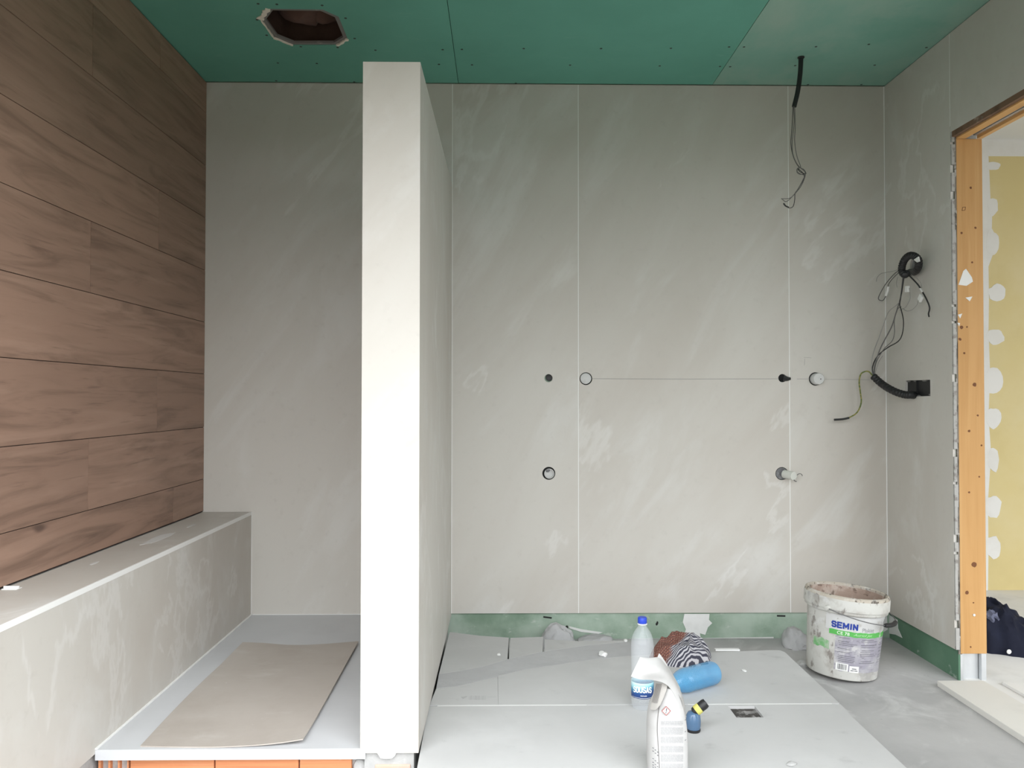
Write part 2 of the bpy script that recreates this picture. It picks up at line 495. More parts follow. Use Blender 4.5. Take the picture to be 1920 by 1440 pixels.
# left wall: horizontal wood-look tiles
wl = struct('wall_left', box(XL-.2, XL-TH, Y_REAR, YB+TH, 0, 2.82), white_wall)
row_px = [957, 898, 801, 701, 604, 507, 409, 311, 213, 100]
rz = [ony(383, p, YB).z for p in row_px]
rz[0] = BZ+.004
rz[-1] = ZC-.004
def yj(px, py): return onx(px, py, XL).y
J1, J2 = yj(166, 860), yj(295, 740)
LP = 1.58
for r in range(9):
    off = (J1, J2, J2+(J2-J1))[(r-1) % 3]
    if r == 0: off = J2+(J2-J1)-.35
    ys = sorted([off-k*LP for k in range(-1, 4)])
    ys = [y for y in ys if Y_REAR < y < YB-.03]
    ed = [Y_REAR] + ys + [YB]
    for a, b in zip(ed, ed[1:]):
        bm = box(XL-TH, XL, a+.0012, b-.0012, rz[r]+.0012, rz[r+1]-.0012)
        struct('wood_tile', bm, plank_m, wl)
struct('joint_backing', box(XL-TH-.001, XL-.004, Y_REAR, YB, BZ, ZC), mat('brown_grout', (0.05, 0.035, 0.03), rough=.95), wl)

# ceiling: green sheets
cx = [XL-.02, ony(858, 150, YB).x+.004, onz(1337, 157, ZC).x, XR+.005]
cl = struct('ceiling', box(XL-.2, XR+.3, Y_REAR, Y_REAR+.02, ZC+.0002, ZC+.02), green_ceiling)
octo_px = [(503.5, 16.5), (605, 18), (635, 31.5), (652, 73), (632, 85), (549, 85), (514, 71), (489, 36)]
octo = [(onz(a, b, ZC).x, onz(a, b, ZC).y) for a, b in octo_px]
for i in range(3):
    hs = [octo] if i == 0 else []
    x0, x1 = cx[i]+.0012, cx[i+1]-.0012
    struct('ceiling_sheet', sheet(rect(x0, x1, Y_REAR, YB-.003), hs, XY, ZC, ZC+.0125), green_skim if i == 2 else green_ceiling, cl)
struct('sheet_backing', sheet(rect(XL-.2, XR+.3, Y_REAR, YB+.1), [octo], XY, ZC+.0125, ZC+.02), dark_gap, cl)
oc = Vector((sum(p[0] for p in octo)/8, sum(p[1] for p in octo)/8))
inner = [(oc.x+(u-oc.x)*.89, oc.y+(v-oc.y)*.89) for u, v in octo]
struct('hole_frame', sheet([(oc.x+(u-oc.x)*1.0, oc.y+(v-oc.y)*1.0) for u, v in octo], [inner], XY, ZC+.003, ZC+.012), board_edge, cl)
bm = bmesh.new()
add_sheet(bm, [(oc.x+(u-oc.x)*1.35, oc.y+(v-oc.y)*1.35) for u, v in octo], [[(oc.x+(u-oc.x)*1.3, oc.y+(v-oc.y)*1.3) for u, v in octo]], XY, ZC+.02, 2.82)
struct('cavity_lining', bm, brown_cav, cl)
for k, (dx, dy, rr, dz) in enumerate([(-.03, .05, .1, .12), (.07, .08, .07, .1), (-.1, -.02, .06, .16)]):
    bm = bmesh.new(); bmesh.ops.create_icosphere(bm, subdivisions=3, radius=rr)
    for v in bm.verts:
        v.co *= 1+.3*noise.noise(v.co*14+Vector((k*3, 0, 0)))
        v.co += Vector((oc.x+dx, oc.y+dy, ZC+.03+dz))
    struct('insulation_lump', bm, brown_cav, cl, smooth=True)
for k, (a, b) in enumerate([((489, 36), (503.5, 16.5)), ((489, 36), (514, 71)), ((514, 71), (549, 85)), ((632, 85), (652, 73))]):
    A = onz(*a, ZC); B = onz(*b, ZC)
    rnd = random.Random(k)
    n = 8
    t = (B-A); nn = Vector((t.y, -t.x, 0)).normalized()
    if (A-Vector((oc.x, oc.y, ZC))).dot(nn) < 0: nn = -nn
    wv = (.016, .004, .005, .009)[k]
    pts = [tuple((A+t*(i/n)+nn*wv*rnd.uniform(.3, 1.2)).xy) for i in range(n+1)]
    pin = [tuple((A+t*(i/n)-nn*wv*rnd.uniform(0, .7)).xy) for i in range(n, -1, -1)]
    struct('chipped_edge', sheet(pts+pin, [], XY, ZC-.003, ZC+.004), chip_m, cl)
scr_px = [(484, 7), (519, 8), (604, 10), (648, 34), (665, 72), (564, 87.5), (633, 89), (521, 118), (594, 119), (704, 94), (830, 93), (866, 92.5), (823, 120.5), (885, 121.5), (982, 91), (1127, 91), (1258, 90.5), (1069, 122), (1237, 123.5), (1350, 124.5), (1367, 88), (1395, 88), (1369, 125), (1530, 87.5), (1629, 83), (1491, 123), (1640, 122), (1737, 89), (518, 151.5), (664, 153.5), (967, 157), (1515, 158.5), (1615, 158.5), (482, 37), (500, 66)]
s0 = None
for a, b in scr_px:
    p = onz(a, b, ZC)
    if s0 is None:
        s0 = struct('screw', lathe([(0, -.0012), (.0052, -.0008), (.0055, .002)], 10), screw_m, cl)
        s = s0
    else:
        s = s0.copy(); C.objects.link(s)
    s.location = (p.x, min(p.y, YB-.006), ZC)

# right wall with door opening
YD = onx(1786.5, 700, XR).y                  # far side of the opening (edge of tile)
YD2 = YD-.003                                 # plane of the jamb face
ZD = ony(1815, 260, YD2).z                   # underside of the header
WT = .145                                     # whole wall thickness
wr = struct('wall_right', box(XR+TH, XR+.03, YD, YB+.1, 0, 2.82), green_dark)
struct('plasterboard_over_door', box(XR+TH, XR+.03, Y_REAR, YD, ZD+.055, 2.82), green_dusty, wr)
struct('far_side_board', box(XR+WT-.015, XR+WT, YD+.06, 4.5, 0, 2.82), white_wall, wr)
struct('far_side_board', box(XR+WT-.015, XR+WT, Y_REAR, YD+.06, ZD+.08, 2.82), white_wall, wr)
struct('wall_core', box(XR+.03, XR+WT-.015, YD+.05, YB+.1, 0, 2.82), mortar_m, wr)
struct('wall_core', box(XR+.03, XR+WT-.015, Y_REAR, YD+.05, ZD+.09, 2.82), mortar_m, wr)
RB = [onx(1665, 1153, XR), onx(1792, 1222, XR)]
zrt = RB[1].z
box_px = [(1698, 713.5), (1744, 712), (1744.5, 742.5), (1698, 744)]
boxh = [(onx(a, b, XR).y, onx(a, b, XR).z) for a, b in box_px]
ch = onx(1714, 497, XR)
struct('wall_tile', sheet(rect(YD+.004, YB, TB, ZC-.003), [boxh, circle(ch.y, ch.z, .034)], YZ, XR, XR+TH), slab, wr)
struct('wall_tile', box(XR, XR+TH, Y_REAR, YD+.0025, onx(1788, 250, XR).z+.012, ZC-.003), slab, wr)
struct('grout_joint', box(XR-.0005, XR+TH-.001, YD+.0022, YD+.0045, ZD+.05, ZC-.004), grout, wr)
q = [(onx(a, b, XR+TH).y, onx(a, b, XR+TH).z) for a, b in [(1666, 1152), (1683, 1162), (1684, 1178), (1692, 1196), (1680, 1190), (1668, 1188)]]
struct('plaster_patch', sheet(q, [], YZ, XR+TH-.002, XR+TH+.003), plaster_m, wr)
eb = bmesh.new()
rnd = random.Random(5)
zz = TB
while zz < ZD+.02:
    h = rnd.uniform(.02, .12)
    add_box(eb, XR+.001, XR+.011+rnd.uniform(0, .005), YD-.002-rnd.uniform(0, .003), YD+.004, zz, min(zz+h, ZD+.03))
    zz += h+rnd.choice([0, 0, 0, .01, .03])
struct('rough_plaster_edge', eb, mat('crumbly_plaster', (0.42, 0.41, 0.39), [((0.22, 0.2, 0.18), 40, .5, .65, U, .8)], rough=.95, bump=.5), wr)['kind'] = 'stuff'
struct('open_joint', box(XR+.012, XR+.026, YD-.002, YD+.003, .1, ZD+.03), mat('rough_joint', (0.22, 0.195, 0.165), [((0.05, 0.045, 0.04), 18, .5, .62, (1, 1, .5), .85), ((0.5, 0.48, 0.45), 26, .56, .66, U, .8)], rough=.95, bump=.6), wr)

# door lining
dj = thing('door_lining', 'unpainted pine door lining with knots and plaster smears around the opening', 'door frame', (XR+.08, YD, .1))
JX0 = ony(1797, 740, YD2).x; JX1 = ony(1846, 740, YD2).x
zj = ony(1822, 1226, YD2).z
jp = obj('jamb_post', box(JX0, JX1, YD2, YD+.045, zj, ZD, .002), pine, dj)
for a, b, r in [(1820, 352, 2.2), (1803, 437, 2.2), (1829, 427, 2), (1823, 492, 2), (1803, 614, 3.4), (1813, 613, 1.6), (1800, 636, 2.8), (1808, 662, 2), (1827, 721, 4), (1833, 779, 2), (1817, 808, 2.2), (1840, 835, 1.6), (1836, 894, 1.6), (1817, 923, 1.8), (1826, 1059, 5), (1813, 1111, 3.4), (1825, 1130, 1.4), (1820, 1213, 1.6)]:
    p = ony(a, b, YD2)
    obj('knot', sheet(blob(p.x, p.z, r*.0021, r*.0021, 10, .3, a), [], XZ, YD2-.0006, YD2+.001), knot_m, jp)
p = ony(1826, 1153, YD2)
obj('nail_head', sheet(circle(p.x, p.z, .005, 10), [], XZ, YD2-.003, YD2+.001), steel, jp)
for sd, pl in enumerate([[(1797, 534), (1806, 508), (1811, 504), (1822, 520), (1824, 528), (1812, 536)], [(1810, 558), (1823, 556), (1818, 565)], [(1796, 590), (1804, 588), (1800, 597)], [(1795, 605), (1800, 606), (1798, 612)]]):
    q = [(ony(a, b, YD2).x, ony(a, b, YD2).z) for a, b in pl]
    obj('plaster_smear', sheet(q, [], XZ, YD2-.0012, YD2+.001), plaster_m, jp)
p = ony(1807, 392, YD2)
bm = bmesh.new()
add_strip(bm, [(p.x-.007, p.z-.006), (p.x-.004, p.z+.007), (p.x+.007, p.z+.008), (p.x+.005, p.z-.004), (p.x-.007, p.z-.006)], .0018, XZ, YD2-.0006, YD2+.001)
obj('stamp_mark', bm, knot_m, jp)
hw = JX1-JX0
obj('header_rail', box(JX0, JX0+hw*.36, Y_REAR, YD2, ZD, ZD+.075), pine_h, dj)
obj('header_rail', box(JX0+hw*.80, JX1, Y_REAR, YD2, ZD, ZD+.075), pine_h, dj)
obj('rough_edge', box(XR+.002, JX0+.001, Y_REAR, YD-.002, ZD+.006, ZD+.056), rough_cut, dj)
obj('slide_channel', box(JX0+hw*.36, JX0+hw*.5, Y_REAR, YD2, ZD+.012, ZD+.06), steel, dj)
obj('slide_channel', box(JX0+hw*.66, JX0+hw*.80, Y_REAR, YD2, ZD+.012, ZD+.06), steel, dj)
obj('slot', box(JX0+hw*.5, JX0+hw*.66, Y_REAR, YD2, ZD+.045, ZD+.06), dark_gap, dj)
# metal track under the jamb
mt = thing('metal_stud_track', 'short galvanised steel stud channel standing below the pine door jamb', 'metal track', (JX0+.05, YD, 0))
obj('flange', box(JX0, JX0+.010, YD2+.002, YD+.04, 0.0, zj), steel, mt)
obj('flange', box(JX1-.020, JX1-.002, YD2+.002, YD+.04, 0.0, zj), steel, mt)
obj('web', box(JX0+.012, JX1-.022, YD+.02, YD+.024, 0.0, zj), steel, mt)

# next room seen through the door
YN = 4.5
struct('floor_next_room', box(XR+.012, 5.0, Y_REAR, YN+.2, -.15, .0), nextfloor_m)
wn = struct('wall_next_room', box(XR+WT, 5.0, YN, YN+.2, 0, 2.82), yellow_m)
zt_ = ony(1880, 293, YN).z
struct('joint_tape', sheet([(2.3, zt_+.0), (3.0, zt_), (4.0, zt_+.003), (4.0, 2.56), (2.3, 2.56)], [], XZ, YN-.002, YN+.001), skim_m, wn)
le = [(1853, 293), (1855, 330), (1857, 380), (1860, 400), (1859, 440), (1864, 470), (1853, 500), (1854, 560), (1853, 620), (1856, 700), (1853, 780), (1858, 850), (1852, 940), (1853, 1030), (1852, 1108)]
q = [(ony(a, b, YN).x, ony(a, b, YN).z) for a, b in le]
struct('joint_tape', sheet([(2.3, q[0][1])]+q+[(2.3, .0)], [], XZ, YN-.0022, YN+.001), skim_m, wn)
for k, (a, b, ru, rv) in enumerate([(1862, 311, 13, 8), (1861, 388, 10, 17), (1860, 455, 11, 26), (1869, 548, 18, 16), (1867, 632, 16, 17), (1862, 716, 18, 24), (1862, 783, 14, 20), (1862, 862, 12, 24), (1862, 950, 16, 22), (1862, 1026, 15, 22)]):
    p = ony(a, b, YN)
    struct('plaster_patch', sheet(blob(p.x, p.z, ru*YN/F, rv*YN/F, 16, .22, k), [], XZ, YN-.003, YN+.001), skim_m, wn)
struct('ceiling_next_room', box(XR+WT, 5.0, Y_REAR, YN, 2.56, 2.6), white_wall)
struct('wall_next_right', box(4.6, 5.0, Y_REAR, YN+.2, 0, 2.82), white_wall)
# rear facade with its two openings
wf = struct('wall_front', box(XL-.3, WIN_A[0], Y_REAR-.25, Y_REAR, -.15, 2.82), bare_wall)
struct('facade_pier', box(WIN_A[1], WIN_B[0], Y_REAR-.25, Y_REAR, -.15, 2.82), bare_wall, wf)
struct('facade_pier', box(WIN_B[1], 5.0, Y_REAR-.25, Y_REAR, -.15, 2.82), bare_wall, wf)
struct('lintel', box(WIN_A[0], WIN_A[1], Y_REAR-.25, Y_REAR, WIN_A[3], 2.82), bare_wall, wf)
struct('lintel', box(WIN_B[0], WIN_B[1], Y_REAR-.25, Y_REAR, WIN_B[3], 2.82), bare_wall, wf)
struct('partition_wall', box(XR+.012, XR+WT, Y_REAR, Y_REAR+.25, 0, ZD), white_wall, wr)

# ------------------------------------------------------------------ shower: partition, bench, tray, bricks
pr_f = ony(786.5, 760, PF).x                # front right edge
pl_f = ony(678, 760, PF).x
ztf = ony(735, 116, PF).z
ztb = ony(848, 346, YB).z
pbz = ony(735, 1412, PF).z
pl_b = pl_f+.004
pt = thing('tiled_partition', 'free-standing white stone-clad shower partition stopping short of the green ceiling', 'partition', ((pr_f+pl_f)/2, (PF+YB)/2, 0))
def prism8(a, b, c, d, z0f, z1f, z0b, z1b):
    """a,b front (x,y) left,right ; d,c back left,right"""
    bm = bmesh.new()
    v = [bm.verts.new(Vector((*p, z))) for p, z in ((a, z0f), (b, z0f), (c, z0b), (d, z0b), (a, z1f), (b, z1f), (c, z1b), (d, z1b))]
    for i in ((0, 1, 2, 3), (4, 5, 6, 7), (0, 1, 5, 4), (1, 2, 6, 5), (2, 3, 7, 6), (3, 0, 4, 7)):
        bm.faces.new([v[k] for k in i])
    return bm
t_ = .010
obj('front_slab', prism8((pl_f, PF), (pr_f-.0006, PF), (pr_f-.0006, PF+t_), (pl_f, PF+t_), pbz, ztf, pbz, ztf), slab, pt)
obj('side_slab', prism8((pr_f-t_, PF+.0008), (pr_f, PF+.0008), (PXR_B, YB-.0005), (PXR_B-t_, YB-.0005), pbz, ztf, TB-.01, ztb), slab, pt)
obj('side_slab', prism8((pl_f, PF+t_), (pl_f+t_, PF+t_), (pl_b+t_, YB-.0005), (pl_b, YB-.0005), ZT+.001, ztf, ZT+.001, ztb), slab, pt)
obj('top_slab', prism8((pl_f, PF+t_), (pr_f-t_, PF+t_), (PXR_B-t_, YB-.0005), (pl_b, YB-.0005), ztf-t_, ztf, ztb-t_, ztb), slab, pt)
co = obj('masonry_core', prism8((pl_f+t_, PF+.012), (pr_f-t_-.004, PF+.012), (PXR_B-t_-.004, YB-.001), (pl_b+t_, YB-.001), 0, ztf-t_-.001, 0, ztb-t_-.001), mortar_m, pt)
xa, xb = ony(703, 1434, PF+.01).x, ony(770, 1434, PF+.01).x
bm = box(xa, xb, PF+.008, PF+.07, 0.0, onz(735, 1430, 0).z if False else ony(735, 1434, PF+.008).z, .003)
obj('brick', bm, mat('pale_brick', (0.62, 0.42, 0.33), [((0.55, 0.5, 0.46), 14, .45, .7, U, .8)], rough=.9, bump=.3), pt)
q = [(ony(a, b, PF+.006).x, ony(a, b, PF+.006).z) for a, b in [(707, 1411), (743, 1411), (740, 1417), (735, 1421), (725, 1422), (714, 1421), (711, 1416)]]
obj('plaster_blob', sheet(q, [], XZ, PF+.003, PF+.013), plaster_m, pt)

bn = thing('tiled_bench', 'long pale stone ledge running below the wood-look wall', 'bench', ((XL+BX)/2, 2.0, 0))
bpl = box(XL+.001, BX-.0005, Y_REAR, YB-.0006, BZ-.012, BZ, .0015)
obj('top_slab', bpl, slab, bn)
obj('front_slab', box(BX-.012, BX, Y_REAR, YB-.0006, ZT-.012, BZ-.0135), slab, bn)
obj('edge_strip', box(BX-.0045, BX+.0006, Y_REAR, YB-.0008, BZ-.0135, BZ+.0006), grout, bn)
obj('masonry_core', box(XL, BX-.0125, Y_REAR, YB-.001, 0, BZ-.013), mortar_m, bn)
obj('corner_joint', box(BX-.002, BX+.002, YB-.003, YB-.0007, ZT, BZ-.002), grout, bn)
for k, (a, b, ru, rv) in enumerate([(290, 1010, 30, 12), (352, 986, 12, 4), (170, 1056, 10, 3)]):
    p = onz(a, b, BZ)
    obj('plaster_smear', sheet(blob(p.x+.012, p.y, ru*p.y/F*.35, rv*p.y/F*5, 16, .35, k+20), [], XY, BZ-.001, BZ+.0006), mat('plaster_film', (0.66, 0.65, 0.63), rough=.85), bn)
p = onz(22, 1104, BZ)
sp = thing('tile_clip', 'small white plastic tile clip left on the bench top', 'tile clip', (p.x, p.y, BZ))
obj('base', box(p.x-.02, p.x+.02, p.y-.012, p.y+.012, BZ, BZ+.002), conn_m, sp)
obj('rib', box(p.x-.02, p.x+.02, p.y-.003, p.y+.001, BZ+.002, BZ+.008), conn_m, sp)

ty = thing('shower_tray', 'flat pale grey shower tray with square white front edge', 'shower tray', ((BX+pl_f)/2, 2.9, .087))
TL0, TR0 = BX+.0005, ony(686, 1418, PF).x
TK = ony(400, 1408, PF).z-ony(400, 1428, PF).z
bm = bmesh.new()
yf = PF+.004
add_sheet(bm, [(TL0, yf), (TR0-.002, yf), (TR0-.002, PF+.0115), (pl_f-.001, PF+.0115), (pl_f+.0015, YB-.001), (TL0, YB-.001)], [], XY, ZT-TK, ZT)
obj('slab', bm, tray_m, ty)
obj('sealant_bead', box(TL0-.0003, TL0+.005, PF+.004, YB-.001, ZT-.001, ZT+.004), grout, ty)
bb = thing('brick_plinth', 'course of orange hollow bricks carrying the shower tray', 'brick base', ((BX+pl_f)/2, PF+.05, 0))
YK = PF+.022
zbk = ZT-TK
bpx = [(169, 241), (244, 401), (403.5, 559.5), (562, 659)]
for i, (a, b) in enumerate(bpx):
    x0, x1 = max(ony(a, 1436, YK).x, BX+.001), ony(b, 1436, YK).x
    if i == 0:
        w = (x1-x0)
        hs = []
        for r_ in range(1):
            for cxx in (.2, .52, .83):
                c0 = x0+w*cxx
                hs.append(rect(c0-w*.125, c0+w*.125, zbk-.045, zbk-.006))
                hs.append(rect(c0-w*.11, c0+w*.11, zbk-.085+.006, zbk-.053))
        bk = obj('brick', sheet(rect(x0, x1, 0, zbk-.0005), hs, XZ, YK, YK+.2), brick_m, bb)
        obj('cavity', box(x0+.004, x1-.004, YK+.03, YK+.033, .004, zbk-.004), brick_in, bk)
    else:
        obj('brick', box(x0, x1, YK, YK+.11, 0, zbk-.0005, .002), brick_m, bb)
obj('mortar_bed', box(BX+.002, TR0-.012, YK+.014, YK+.2, 0, zbk-.002), mortar_m, bb)
x0 = ony(661, 1436, YK).x
bm = bmesh.new(); bmesh.ops.create_icosphere(bm, subdivisions=3, radius=1)
for v in bm.verts:
    v.co = Vector((v.co.x*.022, v.co.y*.012, v.co.z*.035)) * (1+.2*noise.noise(v.co*3)) + Vector((x0+.02, YK+.012, zbk-.046))
obj('mortar_lump', bm, mortar_m, bb, smooth=True)

# hardboard sheet lying in the tray
hb = bmesh.new()
def H(a, b, z): return onz(a, b, ZT+z)
cs = [H(263, 1398, .004), H(568, 1389, .012), H(672, 1203, .012), H(455, 1206.5, .010)]
n = 16
grid = []
for j in range(n+1):
    row = []
    for i in range(n+1):
        u, v = i/n, j/n
        p = cs[0]*(1-u)*(1-v)+cs[1]*u*(1-v)+cs[2]*u*v+cs[3]*(1-u)*v
        p.z = ZT+.0035+.010*(u**6)*(0.5+.5*v)+.009*u**4*(1-v)**8+.012*max(0, v-.75)*4*max(0, .35-u)*2.8
        p.y += (-.012*math.sin(PI*u))*(1-v)+.006*math.sin(u*9)*v*(u < .99)
        p.x += -.012*math.sin(PI*v)*(1-u)
        row.append(p)
    grid.append(row)
def grid_solid(bm, grid, th, direction=Vector((0, 0, -1))):
    A = [[bm.verts.new(p) for p in r] for r in grid]
    B = [[bm.verts.new(p+direction*th) for p in r] for r in grid]
    J, I = len(grid), len(grid[0])
    for j in range(J-1):
        for i in range(I-1):
            bm.faces.new((A[j][i], A[j][i+1], A[j+1][i+1], A[j+1][i]))
            bm.faces.new((B[j][i], B[j+1][i], B[j+1][i+1], B[j][i+1]))
    for j in range(J-1):
        bm.faces.new((A[j][0], A[j+1][0], B[j+1][0], B[j][0]))
        bm.faces.new((A[j][-1], B[j][-1], B[j+1][-1], A[j+1][-1]))
    for i in range(I-1):
        bm.faces.new((A[0][i], B[0][i], B[0][i+1], A[0][i+1]))
        bm.faces.new((A[-1][i], A[-1][i+1], B[-1][i+1], B[-1][i]))
    return bm
tag(obj('hardboard_sheet', grid_solid(hb, grid, .003), hardboard, smooth=True), 'dusty beige hardboard sheet lying in the shower tray', 'board')

# ------------------------------------------------------------------ floor boards
def zpoly(pl, z=ZB): return [(onz(a, b, z).x, onz(a, b, z).y) for a, b in pl]
XE = onz(1700, 1436, ZB).x
left_edge = [(797, 1360), (786, 1420), (782, 1440)]
ple = zpoly([(782, 1440)])[0]
hole_px = [(1365, 1324), (1415, 1323.7), (1432, 1345), (1381, 1345.5)]
A = zpoly([(804, 1324.5), (1576, 1320.5), (1587, 1331), (1588, 1335), (1700, 1440)])+[(XE+.005, Y_REAR), (ple[0]-.0, Y_REAR)]+zpoly([(782, 1440), (797, 1360)])
bA = tag(obj('floor_board', sheet(A, [zpoly(hole_px)], XY, .0, ZB), board_m), 'largest white floor board in front, with a square cut-out', 'floor board', 'white boards laid on the floor')
B = zpoly([(933.5, 1267), (980, 1256), (1040, 1247), (1120, 1236), (1190, 1229), (1240, 1226), (1340, 1223), (1440, 1219), (1462, 1219), (1472, 1223), (1574, 1318.5), (934.5, 1321.8)])
tag(obj('floor_board', sheet(B, [], XY, .0, ZB), board_m), 'white floor board under the blue bottle, behind the long seam', 'floor board', 'white boards laid on the floor')
Cc = zpoly([(805, 1322), (818, 1291), (862, 1286), (933.2, 1268), (934.2, 1321.8)])
bC = tag(obj('floor_board', sheet(Cc, [], XY, .0, ZB), board_m), 'small white floor board offcut with printed barcode beside the partition', 'floor board', 'white boards laid on the floor')
D = zpoly([(843, 1185), (900, 1192), (954, 1195.5), (951.5, 1236), (905, 1250), (860, 1258), (823, 1264)])
tag(obj('floor_board', sheet(D, [], XY, .0, ZB), board_m), 'white floor board in the back corner against the partition', 'floor board', 'white boards laid on the floor')
E_ = zpoly([(957, 1196), (1018.5, 1194), (1017.5, 1222), (954.5, 1235)])
tag(obj('floor_board', sheet(E_, [], XY, .0, ZB), board_m), 'narrow white floor board between two black gaps near the green strip', 'floor board', 'white boards laid on the floor')
F_ = zpoly([(1021.5, 1199), (1080, 1202), (1172, 1201), (1174, 1203.5), (1100, 1210), (1021, 1221)])
tag(obj('floor_board', sheet(F_, [], XY, .0, ZB), board_m), 'tapering white floor board behind the water bottle', 'floor board', 'white boards laid on the floor')
# mortar spread that fills the diagonal gap
up = [(823, 1264), (860, 1258), (905, 1250), (952, 1236), (1019, 1222), (1100, 1210), (1174, 1203.5), (1215, 1202)]
dn = [(1240, 1225), (1190, 1228.5), (1120, 1235.5), (1040, 1246.5), (980, 1255.5), (932, 1267), (862, 1285.5), (818, 1290)]
tag(obj('mortar_strip', sheet(zpoly(up, ZB-.0003)+zpoly(dn, ZB-.0003), [], XY, 0, ZB-.0003), dust_m), 'grey dusty mortar strip running diagonally between the white boards', 'mortar strip')
# cut-out base
hp = zpoly(hole_px, ZB)
debris = mat('dark_debris', (0.06, 0.055, 0.05), [((0.42, 0.41, 0.40), 30, .50, .66, U, .85), ((0.12, 0.05, 0.03), 9, .5, .7, U, .7)], rough=.95, bump=.6)
cxh = sum(p[0] for p in hp)/4; cyh = sum(p[1] for p in hp)/4
obj('cutout_bottom', sheet([(cxh+(u-cxh)*1.02, cyh+(v-cyh)*1.02) for u, v in hp], [], XY, ZB-.018, ZB-.009), debris, bA)
# printed barcode
bm = bmesh.new()
def zp(a, b): return tuple(onz(a, b, ZB).xy)
rnd = random.Random(3)
x = 879
while x < 911:
    w = rnd.choice([.7, 1.0, 1.6])
    add_sheet(bm, [zp(x, 1312.5), zp(x+w, 1312.5), zp(x+w+.5, 1304.5), zp(x+.5, 1304.5)], [], XY, ZB-.001, ZB+.0003)
    x += w+rnd.choice([.8, 1.2, 1.8])
add_sheet(bm, [zp(913, 1308), zp(931, 1308), zp(931, 1307), zp(913, 1307)], [], XY, ZB-.001, ZB+.0003)
add_sheet(bm, [zp(864, 1307), zp(876, 1305), zp(876, 1306.3), zp(868, 1311)], [], XY, ZB-.001, ZB+.0003)
obj('printed_barcode', bm, mat('faint_print', (0.44, 0.44, 0.44), rough=.8), bC)['kind'] = 'stuff'
# white seam filler
bm = bmesh.new()
add_sheet(bm, zpoly([(820, 1322.2), (1100, 1321), (1100, 1323), (820, 1324.4)], ZB), [], XY, ZB-.03, ZB-.0008)
add_sheet(bm, zpoly([(1290, 1319.6), (1560, 1318.4), (1560, 1320.6), (1290, 1322)], ZB), [], XY, ZB-.03, ZB-.0008)
obj('seam_filler', bm, plaster_m, bA)
# little crumbs and offcuts
def crumb(px, py, z, sx, sy, sz, m, label, rz_=0, seed=0, name='plaster_crumb', cat='plaster crumb', group='plaster crumbs on the boards'):
    p = onz(px, py, z)
    bm = bmesh.new(); bmesh.ops.create_icosphere(bm, subdivisions=2, radius=1)
    for v in bm.verts:
        k = 1+.35*noise.noise(v.co*2.2+Vector((seed*5.1, 0, 0)))
        v.co = Matrix.Rotation(rz_, 3, 'Z') @ Vector((v.co.x*sx*k, v.co.y*sy*k, max(-.35, v.co.z)*sz*k))
        v.co += Vector((p.x, p.y, z+.34*sz))
    return tag(obj(name, bm, m, smooth=True), label, cat, group)
crumb(1131, 1229, ZB, .017, .02, .012, plaster_m, 'white plaster crumb on the mortar strip left of the bottle', 0, 1)
crumb(1173, 1202, ZB, .008, .014, .006, plaster_m, 'white plaster crumb at the tip of the tapering board', 0, 2)
crumb(935, 1228, ZB, .008, .012, .005, plaster_m, 'white plaster crumb on the back corner board', 0, 3)
crumb(1484, 1434, ZB, .016, .010, .006, mortar_m, 'dark mortar crumb on the front board near the lower edge', .4, 4)
crumb(1395, 1258, ZB, .008, .012, .004, plaster_m, 'white plaster crumb right of the blue bottle', .4, 5)
p0, p1 = onz(1341, 1220, ZB), onz(1384, 1217, ZB)
wc = obj('plaster_offcut', box(p0.x, p1.x, p0.y-.006, p0.y+.014, ZB, ZB+.006, .001), plaster_m)
tag(wc, 'thin white plaster offcut strip at the rear edge of the boards', 'offcut')
def lump(px, py, z, sx, sy, sz, m, label, seed, name='mortar_lump', y=None):
    p = onz(px, py, z)
    bm = bmesh.new(); bmesh.ops.create_icosphere(bm, subdivisions=4, radius=1)
    for v in bm.verts:
        k = 1+.28*noise.noise(v.co*1.6+Vector((seed*7.7, 1, 0)))+.1*noise.noise(v.co*6)
        v.co = Vector((v.co.x*sx*k, v.co.y*sy*k, max(-.05, v.co.z)*sz*k))+Vector((p.x, p.y if y is None else y, z+.045*sz))
    return tag(obj(name, bm, m, smooth=True), label, 'mortar lump', 'mortar lumps along the green strip')
lump(1043, 1199, .0, .08, .06, .082, dust_m, 'rounded grey mortar lump in front of the green strip left of the bottle', 2, y=3.52)
lump(1116, 1203, .0, .085, .055, .04, dust_m, 'flat spread of grey mortar trailing towards the water bottle', 6, y=3.54)
lump(1483, 1205, .0, .055, .07, .075, dust_m, 'pale plaster lump beside the white bucket', 3, y=3.5)
lump(1508, 1247, .0, .03, .03, .022, mortar_m, 'small dark mortar lump under the raised side of the bucket', 9)
q = [(ony(a, b, 3.56).x, ony(a, b, 3.56).z) for a, b in [(1066, 1180), (1090, 1186), (1130, 1192), (1122, 1194.5), (1090, 1191), (1068, 1184)]]
struct('plaster_patch', sheet([(u*3.61/3.56, v) for u, v in q], [], XZ, YB+TH-.004, YB+TH+.002), plaster_m, wb)
q = [(ony(a, b, YB+TH).x, max(.001, ony(a, b, YB+TH).z)) for a, b in [(1180, 1197), (1290, 1199), (1450, 1194), (1450, 1198), (1290, 1203), (1180, 1203)]]
struct('plaster_patch', sheet(q, [], XZ, YB+TH-.004, YB+TH+.003), plaster_m, wb)

